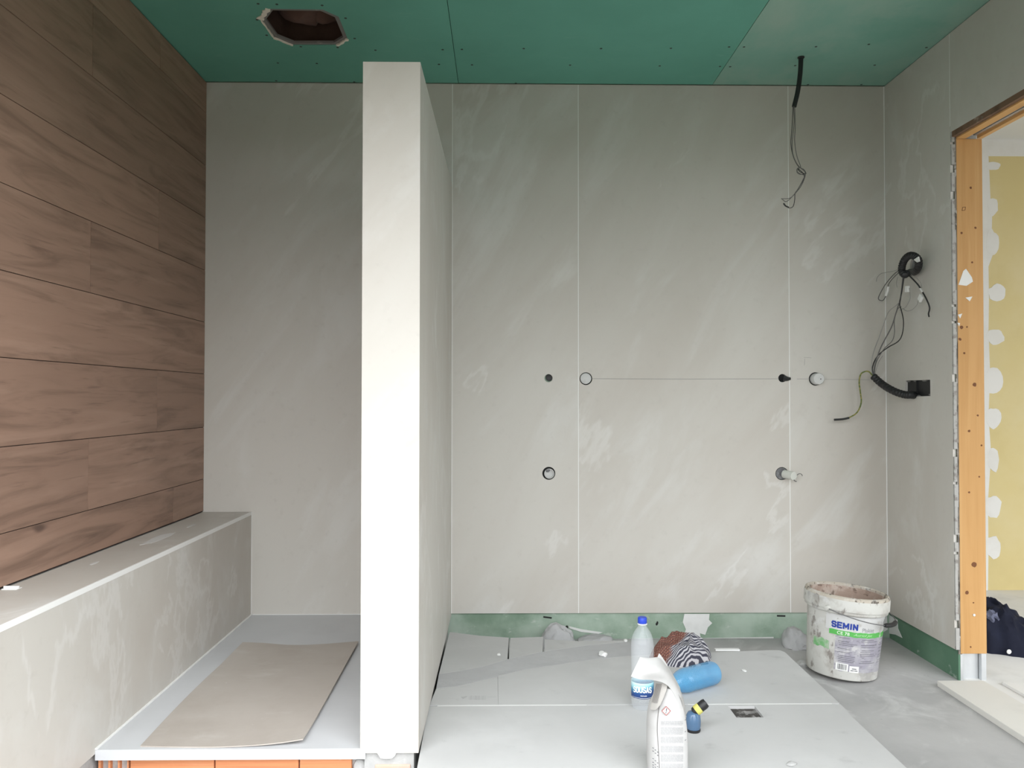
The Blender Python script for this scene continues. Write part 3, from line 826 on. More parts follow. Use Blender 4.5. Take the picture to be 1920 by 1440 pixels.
# threshold boards at the door
pA = onz(1757, 1287, 0.0)
tb = obj('threshold_board', box(XR-.105, XR+.07, Y_REAR+.02, pA.y, 0, .022, .002), mat('cream_board', (0.72, 0.70, 0.655), [((0.62, 0.6, 0.56), 5, .5, .75, U, .6)], rough=.8))
tag(tb, 'cream board lying across the door threshold', 'floor board')
nb = obj('threshold_board', box(XR+.15, XR+.42, Y_REAR+.02, 3.02, 0.0, .012, .002), nextfloor_m)
tag(nb, 'pale board on the neighbouring floor just past the threshold', 'floor board')

# ------------------------------------------------------------------ pipe ends in the back wall
def ylathe(cx_, cz_, prof, m, name, parent=None, n=28, ax=(0, 0)):
    """prof: (radius, y offset towards the room)"""
    M = Matrix.Translation((cx_, YB, cz_)) @ Matrix.Rotation(ax[0], 4, 'X') @ Matrix.Rotation(ax[1], 4, 'Z') @ Matrix.Rotation(PI/2, 4, 'X')
    return obj(name, lathe(prof, n, M), m, parent, smooth=True)
def cup(h, m=dark_gap):
    bm = lathe([(h[2]+.001, -TH-.0005), (h[2]+.001, -.06), (0, -.06)], 24, Matrix.Translation((h[0], YB, h[1])) @ Matrix.Rotation(PI/2, 4, 'X'))
    return bm
h = hole['small_a']
t = thing('conduit_end', 'dark conduit end in the small upper left wall hole', 'conduit', (h[0], YB, h[1]), group='conduit ends in the back wall')
ylathe(h[0]+.003, h[1]+.003, [(0, -.011), (.010, -.011), (.0155, -.009), (.0155, -.0125), (0, -.0125)], black_plastic, 'tube_end', t)
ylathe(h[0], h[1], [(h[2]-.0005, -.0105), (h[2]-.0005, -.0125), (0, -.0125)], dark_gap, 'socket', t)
h = hole['small_b']
t = thing('conduit_end', 'dark conduit end with a black tab at the slab joint', 'conduit', (h[0], YB, h[1]), group='conduit ends in the back wall')
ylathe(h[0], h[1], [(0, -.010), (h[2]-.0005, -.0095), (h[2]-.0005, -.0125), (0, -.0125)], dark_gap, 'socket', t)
obj('tab', tube([(h[0]+.006, YB-.002, h[1]), (h[0]+.02, YB-.010, h[1]-.003), (h[0]+.033, YB-.014, h[1]-.002)], lambda i, m: .010*(1-i/m)+.004, 8, 5), black_plastic, t, smooth=True)
h = hole['cap_a']
t = thing('blanking_plug', 'flat grey round cap filling the wall hole at the left end of the pencil line', 'plug', (h[0], YB, h[1]), group='round caps on the pencil line')
ylathe(h[0]-.0008, h[1]+.0006, [(0, .001), (h[2]-.006, .001), (h[2]-.0042, -.0005), (h[2]-.0042, -.0105), (0, -.0105)], pipe_white, 'disc', t)
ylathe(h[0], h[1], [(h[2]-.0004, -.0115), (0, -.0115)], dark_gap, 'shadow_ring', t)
h = hole['cap_b']
t = thing('blanking_plug', 'white round cap sticking out of the wall right of the slab joint', 'plug', (h[0], YB, h[1]), group='round caps on the pencil line')
c = ylathe(h[0]+.004, h[1], [(0, .03), (h[2]-.007, .03), (h[2]-.0045, .027), (h[2]-.004, -.0115), (0, -.0115)], pipe_white, 'plug', t)
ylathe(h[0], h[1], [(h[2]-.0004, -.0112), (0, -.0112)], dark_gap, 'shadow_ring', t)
obj('pin_hole', sheet(circle(h[0]+.012, h[1]-.001, .0025, 8), [], XZ, YB-.0306, YB-.029), dark_gap, t)
h = hole['pipe_a']
t = thing('pipe_stub', 'open white pipe end in the lower left wall hole', 'pipe', (h[0], YB, h[1]), group='waste pipe ends in the back wall')
ylathe(h[0]+.002, h[1]-.001, [(.021, -.0115), (.0225, .004), (.0195, .004), (.0185, -.006), (0, -.006)], pipe_white, 'pipe', t)
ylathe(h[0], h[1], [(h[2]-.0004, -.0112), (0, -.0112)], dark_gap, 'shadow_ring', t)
bm = bmesh.new(); bmesh.ops.create_icosphere(bm, subdivisions=2, radius=.007)
for v in bm.verts: v.co = Vector((v.co.x*1.4, v.co.y*.6, v.co.z))*(1+.4*noise.noise(v.co*300))+Vector((h[0]-.004, YB-.003, h[1]+.013))
obj('plaster_crumb', bm, pipe_grey, t, smooth=True)
h = hole['pipe_b']
t = thing('pipe_stub', 'white plugged pipe end sticking out of the lower right wall hole', 'pipe', (h[0], YB, h[1]), group='waste pipe ends in the back wall')
ylathe(h[0], h[1], [(.026, -.0115), (.026, -.002), (.022, -.002), (.021, -.008), (0, -.008)], pipe_grey, 'socket', t)
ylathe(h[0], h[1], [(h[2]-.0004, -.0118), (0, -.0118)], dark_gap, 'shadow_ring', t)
A0 = Vector((h[0]+.012, YB-.0, h[1]-.002)); B0 = Vector((h[0]+.036, YB-.05, h[1]-.006))
obj('plug', tube([A0, A0.lerp(B0, .5), B0], .019, 20, 2), mat('offwhite_plug', (0.66, 0.67, 0.62), rough=.5), t, smooth=True)
obj('string', tube([B0+Vector((.014, 0, .004)), B0+Vector((.024, .0, .010)), B0+Vector((.034, .0, .008)), B0+Vector((.038, 0, .0))], .0016, 6), wire_grey, t)
obj('tail', tube([B0+Vector((0, 0, -.017)), B0+Vector((.006, 0, -.023)), B0+Vector((.012, 0, -.024))], .0022, 6), wire_grey, t)

# ------------------------------------------------------------------ cables
def wp(px, py, off):
    a = onx(px, py, XR-off); b = ony(px, py, YB-off)
    return a if a.y < b.y else b
def corr(r, k=3):
    return lambda i, m: r*(1.0 if i % k else .86)
# conduit hanging from ceiling
Pc = onz(1502, 107, ZC); yc = Pc.y
t = thing('ceiling_conduit', 'black conduit with loose thin wires hanging from the green ceiling', 'cable', (Pc.x, yc, ZC-.3))
obj('conduit', tube([Pc+Vector((0, 0, .01)), ony(1500.5, 135, yc), ony(1496, 170, yc), ony(1489, 200, yc)], .0098, 12, 10), black_plastic, t, smooth=True)
cyl = lathe([(.011, .0), (.014, .0), (.014, -.004), (.011, -.006)], 16, Matrix.Translation(Pc), close=True)
obj('collar', cyl, black_plastic, t)
def cpath(pts, y, dy=0): return [ony(a, b, y+dy*i) for i, (a, b) in enumerate(pts)]
obj('wire', tube(cpath([(1488, 198), (1489, 230), (1486, 260), (1486, 285), (1492, 303), (1500, 314), (1509, 322), (1508, 328), (1497, 324), (1494, 318), (1500, 314), (1510, 324), (1505, 338), (1495, 356), (1486, 368), (1474, 378), (1465, 372)], yc, -.001), .0016, 6), wire_grey, t)
obj('wire', tube(cpath([(1490, 199), (1491, 235), (1490, 265), (1494, 292), (1501, 312), (1498, 316), (1494, 322), (1500, 327), (1510, 327), (1504, 345), (1496, 357), (1482, 371), (1465, 373)], yc, .001), .0015, 6), wire_grey, t)
obj('wire', tube(cpath([(1487, 200), (1485, 240), (1483, 270), (1488, 295), (1497, 312), (1507, 318), (1511, 326), (1500, 322), (1496, 316), (1508, 330), (1498, 352), (1491, 362), (1490, 375), (1487, 387), (1480, 390), (1474, 386)], yc, 0), .0015, 6), wire_black, t)
obj('wire_tip', tube(cpath([(1469, 381), (1473, 386), (1479, 389)], yc, 0), .003, 6), wire_black, t)

# looped conduit on the right wall
pc = onx(1707, 497, XR)
t = thing('conduit_loop', 'looped black corrugated conduit end with white wire connectors on the right wall', 'cable', (XR, pc.y, pc.z))
path = [wp(1705, 511, .002), wp(1716, 509, .02), wp(1722, 500, .04), wp(1722, 488, .055), wp(1716, 481, .065), wp(1706, 479, .075), wp(1697, 486, .08), wp(1692, 497, .082), wp(1691, 508, .08), wp(1696, 515, .075), wp(1701, 512, .06)]
obj('conduit', tube([path[i] for i in range(len(path))], corr(.0152, 3), 14, 9), black_plastic, t, smooth=True)
obj('wall_socket', sheet(circle(ch.y, ch.z, .034, 24), [], YZ, XR+.009, XR+TH-.0005), mat('grey_cavity', (0.30, 0.30, 0.31), rough=.8), t)
q = [(1713, 487), (1722, 481), (1724, 490), (1719, 492)]
bm = bmesh.new(); A = [wp(a, b, .075) for a, b in q]; grid_solid(bm, [[A[0], A[1]], [A[3], A[2]]], .003, Vector((1, 0, 0)))
obj('torn_tape', bm, conn_m, t)
def wires(t, lst):
    for m, r, pts in lst:
        n = len(pts)
        obj('wire', tube([wp(a, b, c) for a, b, c in pts], r, 6, 6), m, t)
wires(t, [
    (wire_grey, .0022, [(1691, 506, .07), (1681, 510, .06), (1669, 522, .045), (1659, 535, .035), (1651, 549, .03), (1647, 559, .03), (1650, 563, .03), (1656, 563, .03), (1661, 555, .03)]),
    (wire_grey, .0022, [(1690, 505, .07), (1682, 514, .06), (1673, 523, .04), (1666, 533, .035), (1665, 540, .03)]),
    (wire_pale, .0014, [(1689, 500, .06), (1680, 507, .05), (1661, 511, .03), (1652, 513, .025), (1645, 520, .02), (1643, 528, .02)]),
    (wire_black, .0030, [(1704, 516, .06), (1713, 525, .05), (1722, 535, .04), (1730, 548, .03), (1738, 563, .025), (1743, 577, .02), (1741, 588, .02), (1742, 594, .015)]),
    (wire_pale, .0012, [(1709, 515, .05), (1719, 522, .04), (1726, 530, .03), (1728, 540, .02)]),
    (wire_pale, .0014, [(1705, 540, .05), (1707, 556, .04), (1704, 566, .04), (1697, 577, .04), (1687, 582, .04)]),
    (wire_pale, .0014, [(1722, 562, .03), (1719, 572, .03), (1710, 581, .03), (1700, 583, .035), (1692, 578, .04)]),
    (wire_pale, .0012, [(1683, 520, .05), (1681, 530, .04), (1682, 539, .03)]),
])
def connector(px, py, off, a, name='connector'):
    p = wp(px, py, off)
    bm = box(-.005, .005, -.012, .012, -.013, .013, .002)
    bm.transform(Matrix.Translation(p) @ Matrix.Rotation(a, 4, 'X'))
    return obj(name, bm, conn_m, t)
connector(1701, 542, .05, .1); connector(1726, 559, .035, .8)
obj('connector', tube([wp(1665.5, 537, .03), wp(1664, 546, .03), wp(1661, 554, .03)], .0055, 8, 3), conn_m, t)
obj('connector', tube([wp(1725, 540, .035), wp(1727, 543, .035), wp(1729, 547, .035)], .0035, 8, 3), conn_m, t)

# flush box with conduit and long wires
t = thing('wall_box_conduit', 'thick black conduit leaving a black wall box with long thin wires', 'cable', (XR, boxh[0][0], boxh[2][1]))
by0, by1 = min(p[0] for p in boxh)-.002, max(p[0] for p in boxh)+.002
bz0, bz1 = min(p[1] for p in boxh)-.002, max(p[1] for p in boxh)+.002
bm = bmesh.new()
add_sheet(bm, rect(by0, by1, bz0, bz1), [], YZ, XR+.0095, XR+TH-.0003)
bxo = obj('box_bottom', bm, black_plastic, t)
ym = onx(1716, 728, XR).y
obj('divider', box(XR+.004, XR+.0095, ym-.002, ym+.002, bz0+.004, bz1-.004), black_plastic, t)
for k, (a, b) in enumerate([(1701, 715), (1713, 714), (1731, 713.5), (1742, 740), (1720, 742)]):
    p = onx(a, b, XR)
    obj('plaster_crumb', sheet(blob(p.y, p.z, .014, .004, 10, .4, k), [], YZ, XR+.004, XR+.0097), board_edge, t)
cp = [wp(1716, 741, -.006), wp(1708, 740.5, .02), wp(1696, 740, .035), wp(1680, 735, .055), wp(1664, 727, .07), wp(1650, 717, .08), wp(1637, 705, .085)]
obj('conduit', tube(cp, corr(.0165, 3), 14, 9), black_plastic, t, smooth=True)
E0 = (1636, 703)
wires(t, [
    (wire_yg, .0034, [(1637, 705, .085), (1629, 697, .085), (1621, 697, .08), (1614, 702, .075), (1611, 716, .07), (1613, 735, .06), (1615, 752, .055), (1611, 767, .05), (1603, 777, .045), (1588, 785, .04)]),
    (wire_pale, .0017, [(1636, 703, .085), (1634, 690, .08), (1637, 664, .07), (1648, 633, .06), (1658, 605, .055), (1666, 585, .05), (1682, 571, .05), (1689, 561, .055), (1694, 530, .06), (1696, 518, .07)]),
    (wire_black, .0024, [(1637, 703, .085), (1636, 688, .08), (1645, 668, .07), (1664, 652, .06), (1684, 640, .055), (1692, 625, .05), (1694, 602, .05), (1690, 582, .05), (1687, 570, .055), (1691, 545, .06), (1695, 518, .07)]),
    (wire_grey, .0026, [(1638, 704, .085), (1640, 685, .08), (1650, 655, .07), (1660, 635, .06), (1672, 612, .055), (1679, 590, .05), (1684, 574, .05), (1689, 555, .055), (1693, 520, .07)]),
    (wire_grey, .0016, [(1639, 704, .085), (1643, 680, .08), (1657, 655, .07), (1672, 640, .06), (1677, 625, .05), (1677, 600, .05), (1683, 580, .05), (1690, 575, .05)]),
    (wire_pale, .0013, [(1640, 703, .08), (1647, 680, .075), (1655, 667, .07)]),
])
obj('wire_sheath', tube([wp(1592, 783.5, .042), wp(1580, 786, .038), wp(1564, 787, .035)], .0048, 8, 4), wire_black, t)

# ------------------------------------------------------------------ bucket
bx = ony(1577, 1275, 3.155)
bk = thing('plaster_bucket', 'dirty white plastic plaster bucket with green and blue label standing in the corner', 'bucket', (bx.x, 3.155, .0105), (0, R(4.6), 0))
white_pl = mat('dirty_white_plastic', (0.56, 0.555, 0.52), [((0.36, 0.335, 0.30), 9, .46, .62, U, .75, 9), ((0.20, 0.175, 0.155), 34, .57, .66, (1, 1, .5), .8), ((0.30, 0.29, 0.285), 5, .56, .66, U, .6, 9), ((0.66, 0.66, 0.65), 13, .57, .68, U, .6)], rough=.55, bump=.2)
inner_m = mat('plaster_crusted_inside', (0.40, 0.30, 0.245), [((0.55, 0.47, 0.41), 12, .46, .60, U, .85, 9), ((0.16, 0.11, 0.085), 26, .54, .64, U, .8, 9)], rough=.95, bump=.8, bscale=40)
rim_dirt = mat('crusted_rim', (0.50, 0.45, 0.38), [((0.07, 0.055, 0.045), 45, .54, .62, U, .9), ((0.72, 0.7, 0.66), 20, .5, .7, U, .7)], rough=.9, bump=.8, bscale=50)
rb, rt, hb_ = .130, .1455, .318
def br(z): return rb+(rt-rb)*z/hb_
obj('body', lathe([(0, .004), (rb-.006, .004), (rb-.004, 0), (rb, .003), (br(.25), .25), (br(.25)-.004, .25)], 64), white_pl, bk, True, True)
obj('inside', lathe([(0, .03), (rb-.008, .03), (br(.305)-.006, .305), (br(.305)-.002, .30), (br(.25)-.003, .25)], 64), inner_m, bk, True, True)
obj('rim_band', lathe([(br(.24)+.001, .247), (br(.24)+.011, .250), (br(.3)+.013, .30), (br(.3)+.013, .262), (br(.3)+.0135, .300), (br(.3)+.011, .304), (br(.3)-.002, .304)], 64), white_pl, bk, True, True)
obj('crusted_rim', lathe([(br(.3)+.0115, .3025), (br(.3)+.0095, .312), (br(.3)+.003, .316), (br(.3)-.004, .313), (br(.3)-.005, .300)], 64), rim_dirt, bk, True, True)
def cyl_pt(a_deg, z, off=.0006):
    a = R(a_deg)-PI/2
    r = br(z)+off
    return Vector((r*math.cos(a), r*math.sin(a), z))
def cyl_patch(a0, a1, z0, z1, off=.0006, n=20, jag=0, seed=0):
    bm = bmesh.new(); rnd = random.Random(seed)
    prev = None
    for i in range(n+1):
        a = a0+(a1-a0)*i/n
        j = rnd.uniform(-1, 1)*jag
        v0 = bm.verts.new(cyl_pt(a, z0+j, off)); v1 = bm.verts.new(cyl_pt(a, z1+(j if jag else 0), off))
        if prev: bm.faces.new((prev[0], v0, v1, prev[1]))
        prev = (v0, v1)
    return bm
lab_m = mat('worn_lilac_label', (0.33, 0.315, 0.365), [((0.44, 0.43, 0.45), 14, .44, .60, U, .8, 9), ((0.56, 0.55, 0.54), 30, .55, .66, U, .75, 9), ((0.20, 0.19, 0.22), 40, .56, .66, (1, 1, 4), .75, 9)], rough=.7)
lb = obj('label', cyl_patch(-36, 92, .035, .168, .0006, 30, .002, 2), lab_m, bk, True)
obj('upper_label', cyl_patch(-52, 92, .185, .245, .0004, 30), mat('label_white', (0.60, 0.60, 0.59), [((0.44, 0.42, 0.39), 22, .56, .66, U, .7), ((0.25, 0.23, 0.2), 50, .62, .7, U, .7)], rough=.6), bk, True)
obj('green_band', cyl_patch(-46, 92, .168, .187, .0009, 30, .0012, 1), mat('label_green', (0.10, 0.42, 0.09), [((0.55, 0.6, 0.5), 24, .6, .72, U, .8)], rough=.6), bk, True)
obj('green_mark', cyl_patch(-76, -45, .108, .140, .0009, 12, .004, 4), mat('scuffed_green', (0.16, 0.42, 0.16), [((0.5, 0.52, 0.46), 16, .45, .65, U, .85)], rough=.7), bk, True)
def ctext(body, a0, z0, w, h_, m, name, bold=0.0, shear=0, off=.0013):
    def fn(u, v):
        z = z0+v
        return cyl_pt(a0+math.degrees(u/br(z0)), z, off)
    bm = add_text(bmesh.new(), body, .02, fn, w, h_, bold, shear)
    return obj(name, bm, m, bk, True)
blue_ink = mat('blue_ink', (0.02, 0.05, 0.30), rough=.6)
dark_ink = mat('dark_ink', (0.10, 0.10, 0.11), rough=.6)
pale_ink = mat('pale_ink', (0.72, 0.8, 0.68), rough=.6)
obj('brand_lettering', add_strokes(bmesh.new(), 'SEMIN', lambda u, v: cyl_pt(-43+math.degrees(u/br(.2)), .194+v, .0014), .095, .025, .0062, .55), blue_ink, bk, True)['kind'] = 'stuff'
ctext('Plakist', 3, .190, .050, .015, mat('grey_ink', (.3, .3, .32), rough=.6), 'product_lettering')
ctext('CE 78', -34, .1715, .044, .012, pale_ink, 'code_lettering', .0003)
ctext('Auriol Jet', -10, .1705, .075, .012, mat('light_green_ink', (.45, .7, .4), rough=.6), 'script_lettering', 0, .4)
bm = bmesh.new(); rnd = random.Random(11)
def cq(a0, a1, z0, z1, off=.0014):
    n = max(1, int((a1-a0)/6))
    for i in range(n):
        b0, b1 = a0+(a1-a0)*i/n, a0+(a1-a0)*(i+1)/n
        bm.faces.new([bm.verts.new(cyl_pt(b0, z0, off)), bm.verts.new(cyl_pt(b1, z0, off)), bm.verts.new(cyl_pt(b1, z1, off)), bm.verts.new(cyl_pt(b0, z1, off))])
for k in range(14):
    z = .16-k*.0068
    for (a0, a1) in ((-32, -2), (2, 34), (38, 70)):
        if rnd.random() < .72:
            cq(a0+rnd.uniform(0, 3), a1-rnd.uniform(0, 14), z, z+.0014)
for k in range(5):
    cq(48+rnd.uniform(0, 3), 70-rnd.uniform(0, 8), .205+k*.006, .2065+k*.006)
obj('printed_lines', bm, dark_ink, bk, True)['kind'] = 'stuff'
obj('barcode_panel', cyl_patch(-33, -14, .036, .064, .0012, 6), conn_m, bk, True)
obj('symbol_panel', cyl_patch(-12, 3, .034, .058, .0012, 6), conn_m, bk, True)
bm = bmesh.new(); a = -30
while a < -16:
    w = rnd.choice([.5, .9, 1.3]); cq(a, a+w, .040, .061, .0018); a += w+rnd.choice([.7, 1.1])
cq(-10, 1, .040, .043, .0018); cq(-8, -1, .047, .050, .0018)
obj('barcode', bm, dark_ink, bk, True)['kind'] = 'stuff'
# bail handle
pa = R(-47)-PI/2
axA = Vector((math.cos(pa), math.sin(pa), 0)); dm = Vector((math.cos(pa+PI/2), math.sin(pa+PI/2), 0))
def bail(tt): return axA*(math.cos(tt)*.168)+dm*(math.sin(tt)*.181)+Vector((0, 0, .266-.040*math.sin(tt)))
hd = obj('handle', tube([bail(PI*i/24) for i in range(25)], .0019, 8, 2), mat('dull_wire', (0.16, 0.16, 0.16), rough=.5, metal=.4), bk, True)
obj('grip', tube([bail(PI*(.40+.028*i)) for i in range(8)], lambda i, m: .0085 if 0 < i < m-1 else .0065, 10, 2), black_plastic, hd, True, True)
for s in (1, -1):
    p = axA*s*.163+Vector((0, 0, .266))
    obj('handle_lug', lathe([(0, .012), (.008, .010), (.010, 0), (.010, -.012)], 12, Matrix.Translation(p) @ axA.to_track_quat('Z', 'Y').to_matrix().to_4x4() @ Matrix.Scale(s, 4)), white_pl, bk, True, True)

# ------------------------------------------------------------------ water bottle
DW = 2.555
wx = ony(1204.5, 1250, DW).x
wbt = thing('water_bottle', 'clear plastic water bottle with blue cap standing behind the paper sack', 'bottle', (wx, DW, ZB))
pet = mat('clear_plastic', (0.80, 0.84, 0.88), rough=.10, alpha=.2, spec=.8)
def bprof(s=1.0):
    r = .0365*s
    pr = [(0, .006), (.018, .001), (r-.006, 0), (r-.001, .008), (r, .02)]
    z = .024
    while z < .036: pr += [(r-.0015, z), (r, z+.003)]; z += .006
    pr += [(r-.0012, .038), (r-.0012, .086), (r, .09)]
    z = .096
    while z < .165: pr += [(r-.0016, z), (r-.0002, z+.006)]; z += .012
    pr += [(r, .172), (r, .198), (r-.0012, .210), (r-.0045, .224), (r-.010, .237), (r-.017, .248), (.0148, .255), (.0125, .262), (.0125, .268)]
    return pr
obj('body', lathe(bprof(), 40), pet, wbt, True, True)
obj('cap', lathe([(0, .285), (.0125, .285), (.0142, .283), (.0145, .268), (.0138, .2665), (0, .2665)], 30), mat('blue_cap', (0.02, 0.06, 0.50), rough=.4), wbt, True, True)
obj('neck_ring', lathe([(.0125, .262), (.0158, .263), (.0158, .2645), (.0125, .2655)], 30), conn_m, wbt, True, True)
def lp(a_deg, z, off=0):
    a = R(a_deg)-PI/2
    return Vector(((.0358+off)*math.cos(a), (.0358+off)*math.sin(a), z))
# label with white top fading to navy
m = bpy.data.materials.new('water_label'); m.use_nodes = True
N, L = m.node_tree.nodes, m.node_tree.links
tc = N.new('ShaderNodeTexCoord'); sx = N.new('ShaderNodeSeparateXYZ'); L.new(tc.outputs['Object'], sx.inputs[0])
ad = N.new('ShaderNodeMath'); ad.operation = 'MULTIPLY_ADD'; L.new(sx.outputs['X'], ad.inputs[0]); ad.inputs[1].default_value = -.16; L.new(sx.outputs['Z'], ad.inputs[2])
mr = N.new('ShaderNodeMapRange'); mr.inputs['From Min'].default_value = .036; mr.inputs['From Max'].default_value = .088; L.new(ad.outputs[0], mr.inputs['Value'])
cr = N.new('ShaderNodeValToRGB'); L.new(mr.outputs[0], cr.inputs[0])
el = cr.color_ramp.elements
el[0].position = 0; el[0].color = (.012, .03, .12, 1)
el[1].position = 1; el[1].color = (.62, .82, .86, 1)
e = el.new(.38); e.color = (.015, .06, .22, 1)
e = el.new(.62); e.color = (.05, .28, .45, 1)
e = el.new(.8); e.color = (.35, .68, .76, 1)
L.new(cr.outputs[0], N['Principled BSDF'].inputs['Base Color']); N['Principled BSDF'].inputs['Roughness'].default_value = .35
bm = bmesh.new(); prev = None
for i in range(49):
    a = 360*i/48
    c = (bm.verts.new(lp(a, .038)), bm.verts.new(lp(a, .086)))
    if prev: bm.faces.new((prev[0], c[0], c[1], prev[1]))
    prev = c
wl_ = obj('label', bm, m, wbt, True, True)
bm = add_strokes(bmesh.new(), 'SOUSAS', lambda u, v: lp(-61+math.degrees(u/.0358), .0545+v+.003*math.sin(u/.064*PI), .0006), .064, .019, .0034, .5)
obj('brand_lettering', bm, conn_m, wl_, True)['kind'] = 'stuff'
bm = add_text(bmesh.new(), "agua", .01, lambda u, v: lp(-20+math.degrees(u/.0358), .0455+v, .0006), .020, .004, .0002)
obj('small_lettering', bm, conn_m, wl_, True)
bm = bmesh.new()
for i in range(16):
    a0, a1 = -70+i*8, -62+i*8
    bm.faces.new([bm.verts.new(lp(a0, .0405, .0005)), bm.verts.new(lp(a1, .0405, .0005)), bm.verts.new(lp(a1, .0413, .0005)), bm.verts.new(lp(a0, .0413, .0005))])
obj('label_line', bm, conn_m, wl_, True)

# ------------------------------------------------------------------ blue bottle on its side
bc = onz(1342, 1263, ZB+.043)
ang = R(213)
bl = thing('blue_bottle', 'translucent blue plastic bottle lying on its side beside the striped rag', 'bottle', (bc.x+.0, bc.y+.02, ZB+.0405), (PI/2, 0, ang-PI/2+PI))
blue_pet = mat('blue_translucent_plastic', (0.07, 0.40, 0.72), [((0.03, 0.26, 0.56), 14, .45, .65, U, .6)], rough=.14, alpha=.46, spec=.9, bump=.15, bscale=25)
def bprof2():
    r = .040
    pr = [(0, .008), (.016, .003), (.028, 0), (r-.004, .003), (r, .014)]
    z = .02
    while z < .13: pr += [(r-.0016, z), (r, z+.006)]; z += .013
    pr += [(r, .14), (r-.004, .16), (r-.012, .18), (r-.022, .198), (.014, .206), (.0135, .222), (.0105, .222), (.0105, .206)]
    return pr
obj('body', lathe(bprof2(), 36), blue_pet, bl, True, True)
obj('neck_ring', lathe([(.0135, .207), (.0165, .208), (.0165, .211), (.0135, .212)], 24), blue_pet, bl, True, True)

# ------------------------------------------------------------------ striped rag
rc = onz(1279, 1234, ZB)
rag_m = bpy.data.materials.new('striped_rag'); rag_m.use_nodes = True
N, L = rag_m.node_tree.nodes, rag_m.node_tree.links
tc = N.new('ShaderNodeTexCoord')
def wave(scale, rot, dist):
    mp = N.new('ShaderNodeMapping'); mp.inputs['Rotation'].default_value = rot; L.new(tc.outputs['Object'], mp.inputs[0])
    w = N.new('ShaderNodeTexWave'); w.inputs['Scale'].default_value = scale; w.inputs['Distortion'].default_value = dist; w.inputs['Detail'].default_value = 2; w.inputs['Detail Scale'].default_value = .6
    L.new(mp.outputs[0], w.inputs[0]); return w
def mixc(f, a, b):
    x = N.new('ShaderNodeMix'); x.data_type = 'RGBA'
    if hasattr(f, 'is_linked'): L.new(f, x.inputs['Factor'])
    else: x.inputs['Factor'].default_value = f
    for s, v in (('A', a), ('B', b)):
        if isinstance(v, tuple): x.inputs[s].default_value = (*v, 1)
        else: L.new(v, x.inputs[s])
    return x.outputs['Result']
def step(v, lo, hi):
    s = N.new('ShaderNodeMapRange'); s.inputs['From Min'].default_value = lo; s.inputs['From Max'].default_value = hi; L.new(v, s.inputs['Value']); return s.outputs[0]
w1 = wave(44, (0, 0, R(72)), 5.0)
w2 = wave(52, (0, 0, R(8)), 3.0)
base = mixc(step(w1.outputs['Fac'], .5, .62), (.045, .045, .065), (.46, .45, .47))
red = mixc(step(w2.outputs['Fac'], .62, .72), (.17, .045, .03), (.33, .20, .15))
red = mixc(step(w1.outputs['Fac'], .66, .8), red, (.10, .05, .045))
sp_ = N.new('ShaderNodeSeparateXYZ'); L.new(tc.outputs['Object'], sp_.inputs[0])
nz_ = N.new('ShaderNodeTexNoise'); nz_.inputs['Scale'].default_value = 11; L.new(tc.outputs['Object'], nz_.inputs['Vector'])
ma = N.new('ShaderNodeMath'); ma.operation = 'MULTIPLY_ADD'; L.new(nz_.outputs['Fac'], ma.inputs[0]); ma.inputs[1].default_value = .07
mb_ = N.new('ShaderNodeMath'); mb_.operation = 'MULTIPLY_ADD'; L.new(sp_.outputs['X'], mb_.inputs[0]); mb_.inputs[1].default_value = -.9; L.new(sp_.outputs['Y'], mb_.inputs[2])
L.new(mb_.outputs[0], ma.inputs[2])
col = mixc(step(ma.outputs[0], .012, .030), base, red)
L.new(col, N['Principled BSDF'].inputs['Base Color']); N['Principled BSDF'].inputs['Roughness'].default_value = .95
def crumple(loc, sx, sy, sz, seed, nr=40, nc=80, fold=.28, freq=3.0, irregular=.18):
    bm = bmesh.new(); rings = []
    top = bm.verts.new((0, 0, sz))
    hs = []
    def pos(u, th):
        c, s = math.cos(th), math.sin(th)
        edge = 1+irregular*noise.noise(Vector((c*1.3, s*1.3, seed)))+.06*noise.noise(Vector((c*5, s*5, seed+3)))
        x, y = c*u*sx*edge, s*u*sy*edge
        env = (1-u**2.6)**.55 if u < 1 else 0
        q = Vector((x/sx*freq/2, y/sy*freq/2, seed))
        rg = 1-abs(noise.noise(q*1.0))*2.2
        rg2 = 1-abs(noise.noise(q*2.3+Vector((4, 1, 0))))*2
        z = sz*env*(1-fold+fold*rg*.9+fold*.45*rg2)
        return Vector((x+.12*sx*env*noise.noise(q*1.7+Vector((9, 0, 0))), y+.12*sy*env*noise.noise(q*1.7+Vector((0, 9, 0))), max(z, .003)))
    top.co = pos(0.001, 0)
    for r in range(1, nr+1):
        u = (r/nr)
        rings.append([bm.verts.new(pos(u, 2*PI*k/nc)) for k in range(nc)])
    for k in range(nc): bm.faces.new((top, rings[0][k], rings[0][(k+1) % nc]))
    for a, b in zip(rings, rings[1:]):
        for k in range(nc): bm.faces.new((a[k], b[k], b[(k+1) % nc], a[(k+1) % nc]))
    bv = [bm.verts.new((v.co.x, v.co.y, 0)) for v in rings[-1]]
    for k in range(nc): bm.faces.new((rings[-1][k], bv[k], bv[(k+1) % nc], rings[-1][(k+1) % nc]))
    bm.faces.new(bv)
    return bm
rg = obj('striped_rag', crumple(None, .112, .10, .088, 2.3, fold=.30, freq=3.0), rag_m, smooth=True)
rg.location = (rc.x, rc.y+.0, ZB)
tag(rg, 'crumpled rag with navy, white and red-brown stripes behind the paper sack', 'rag')

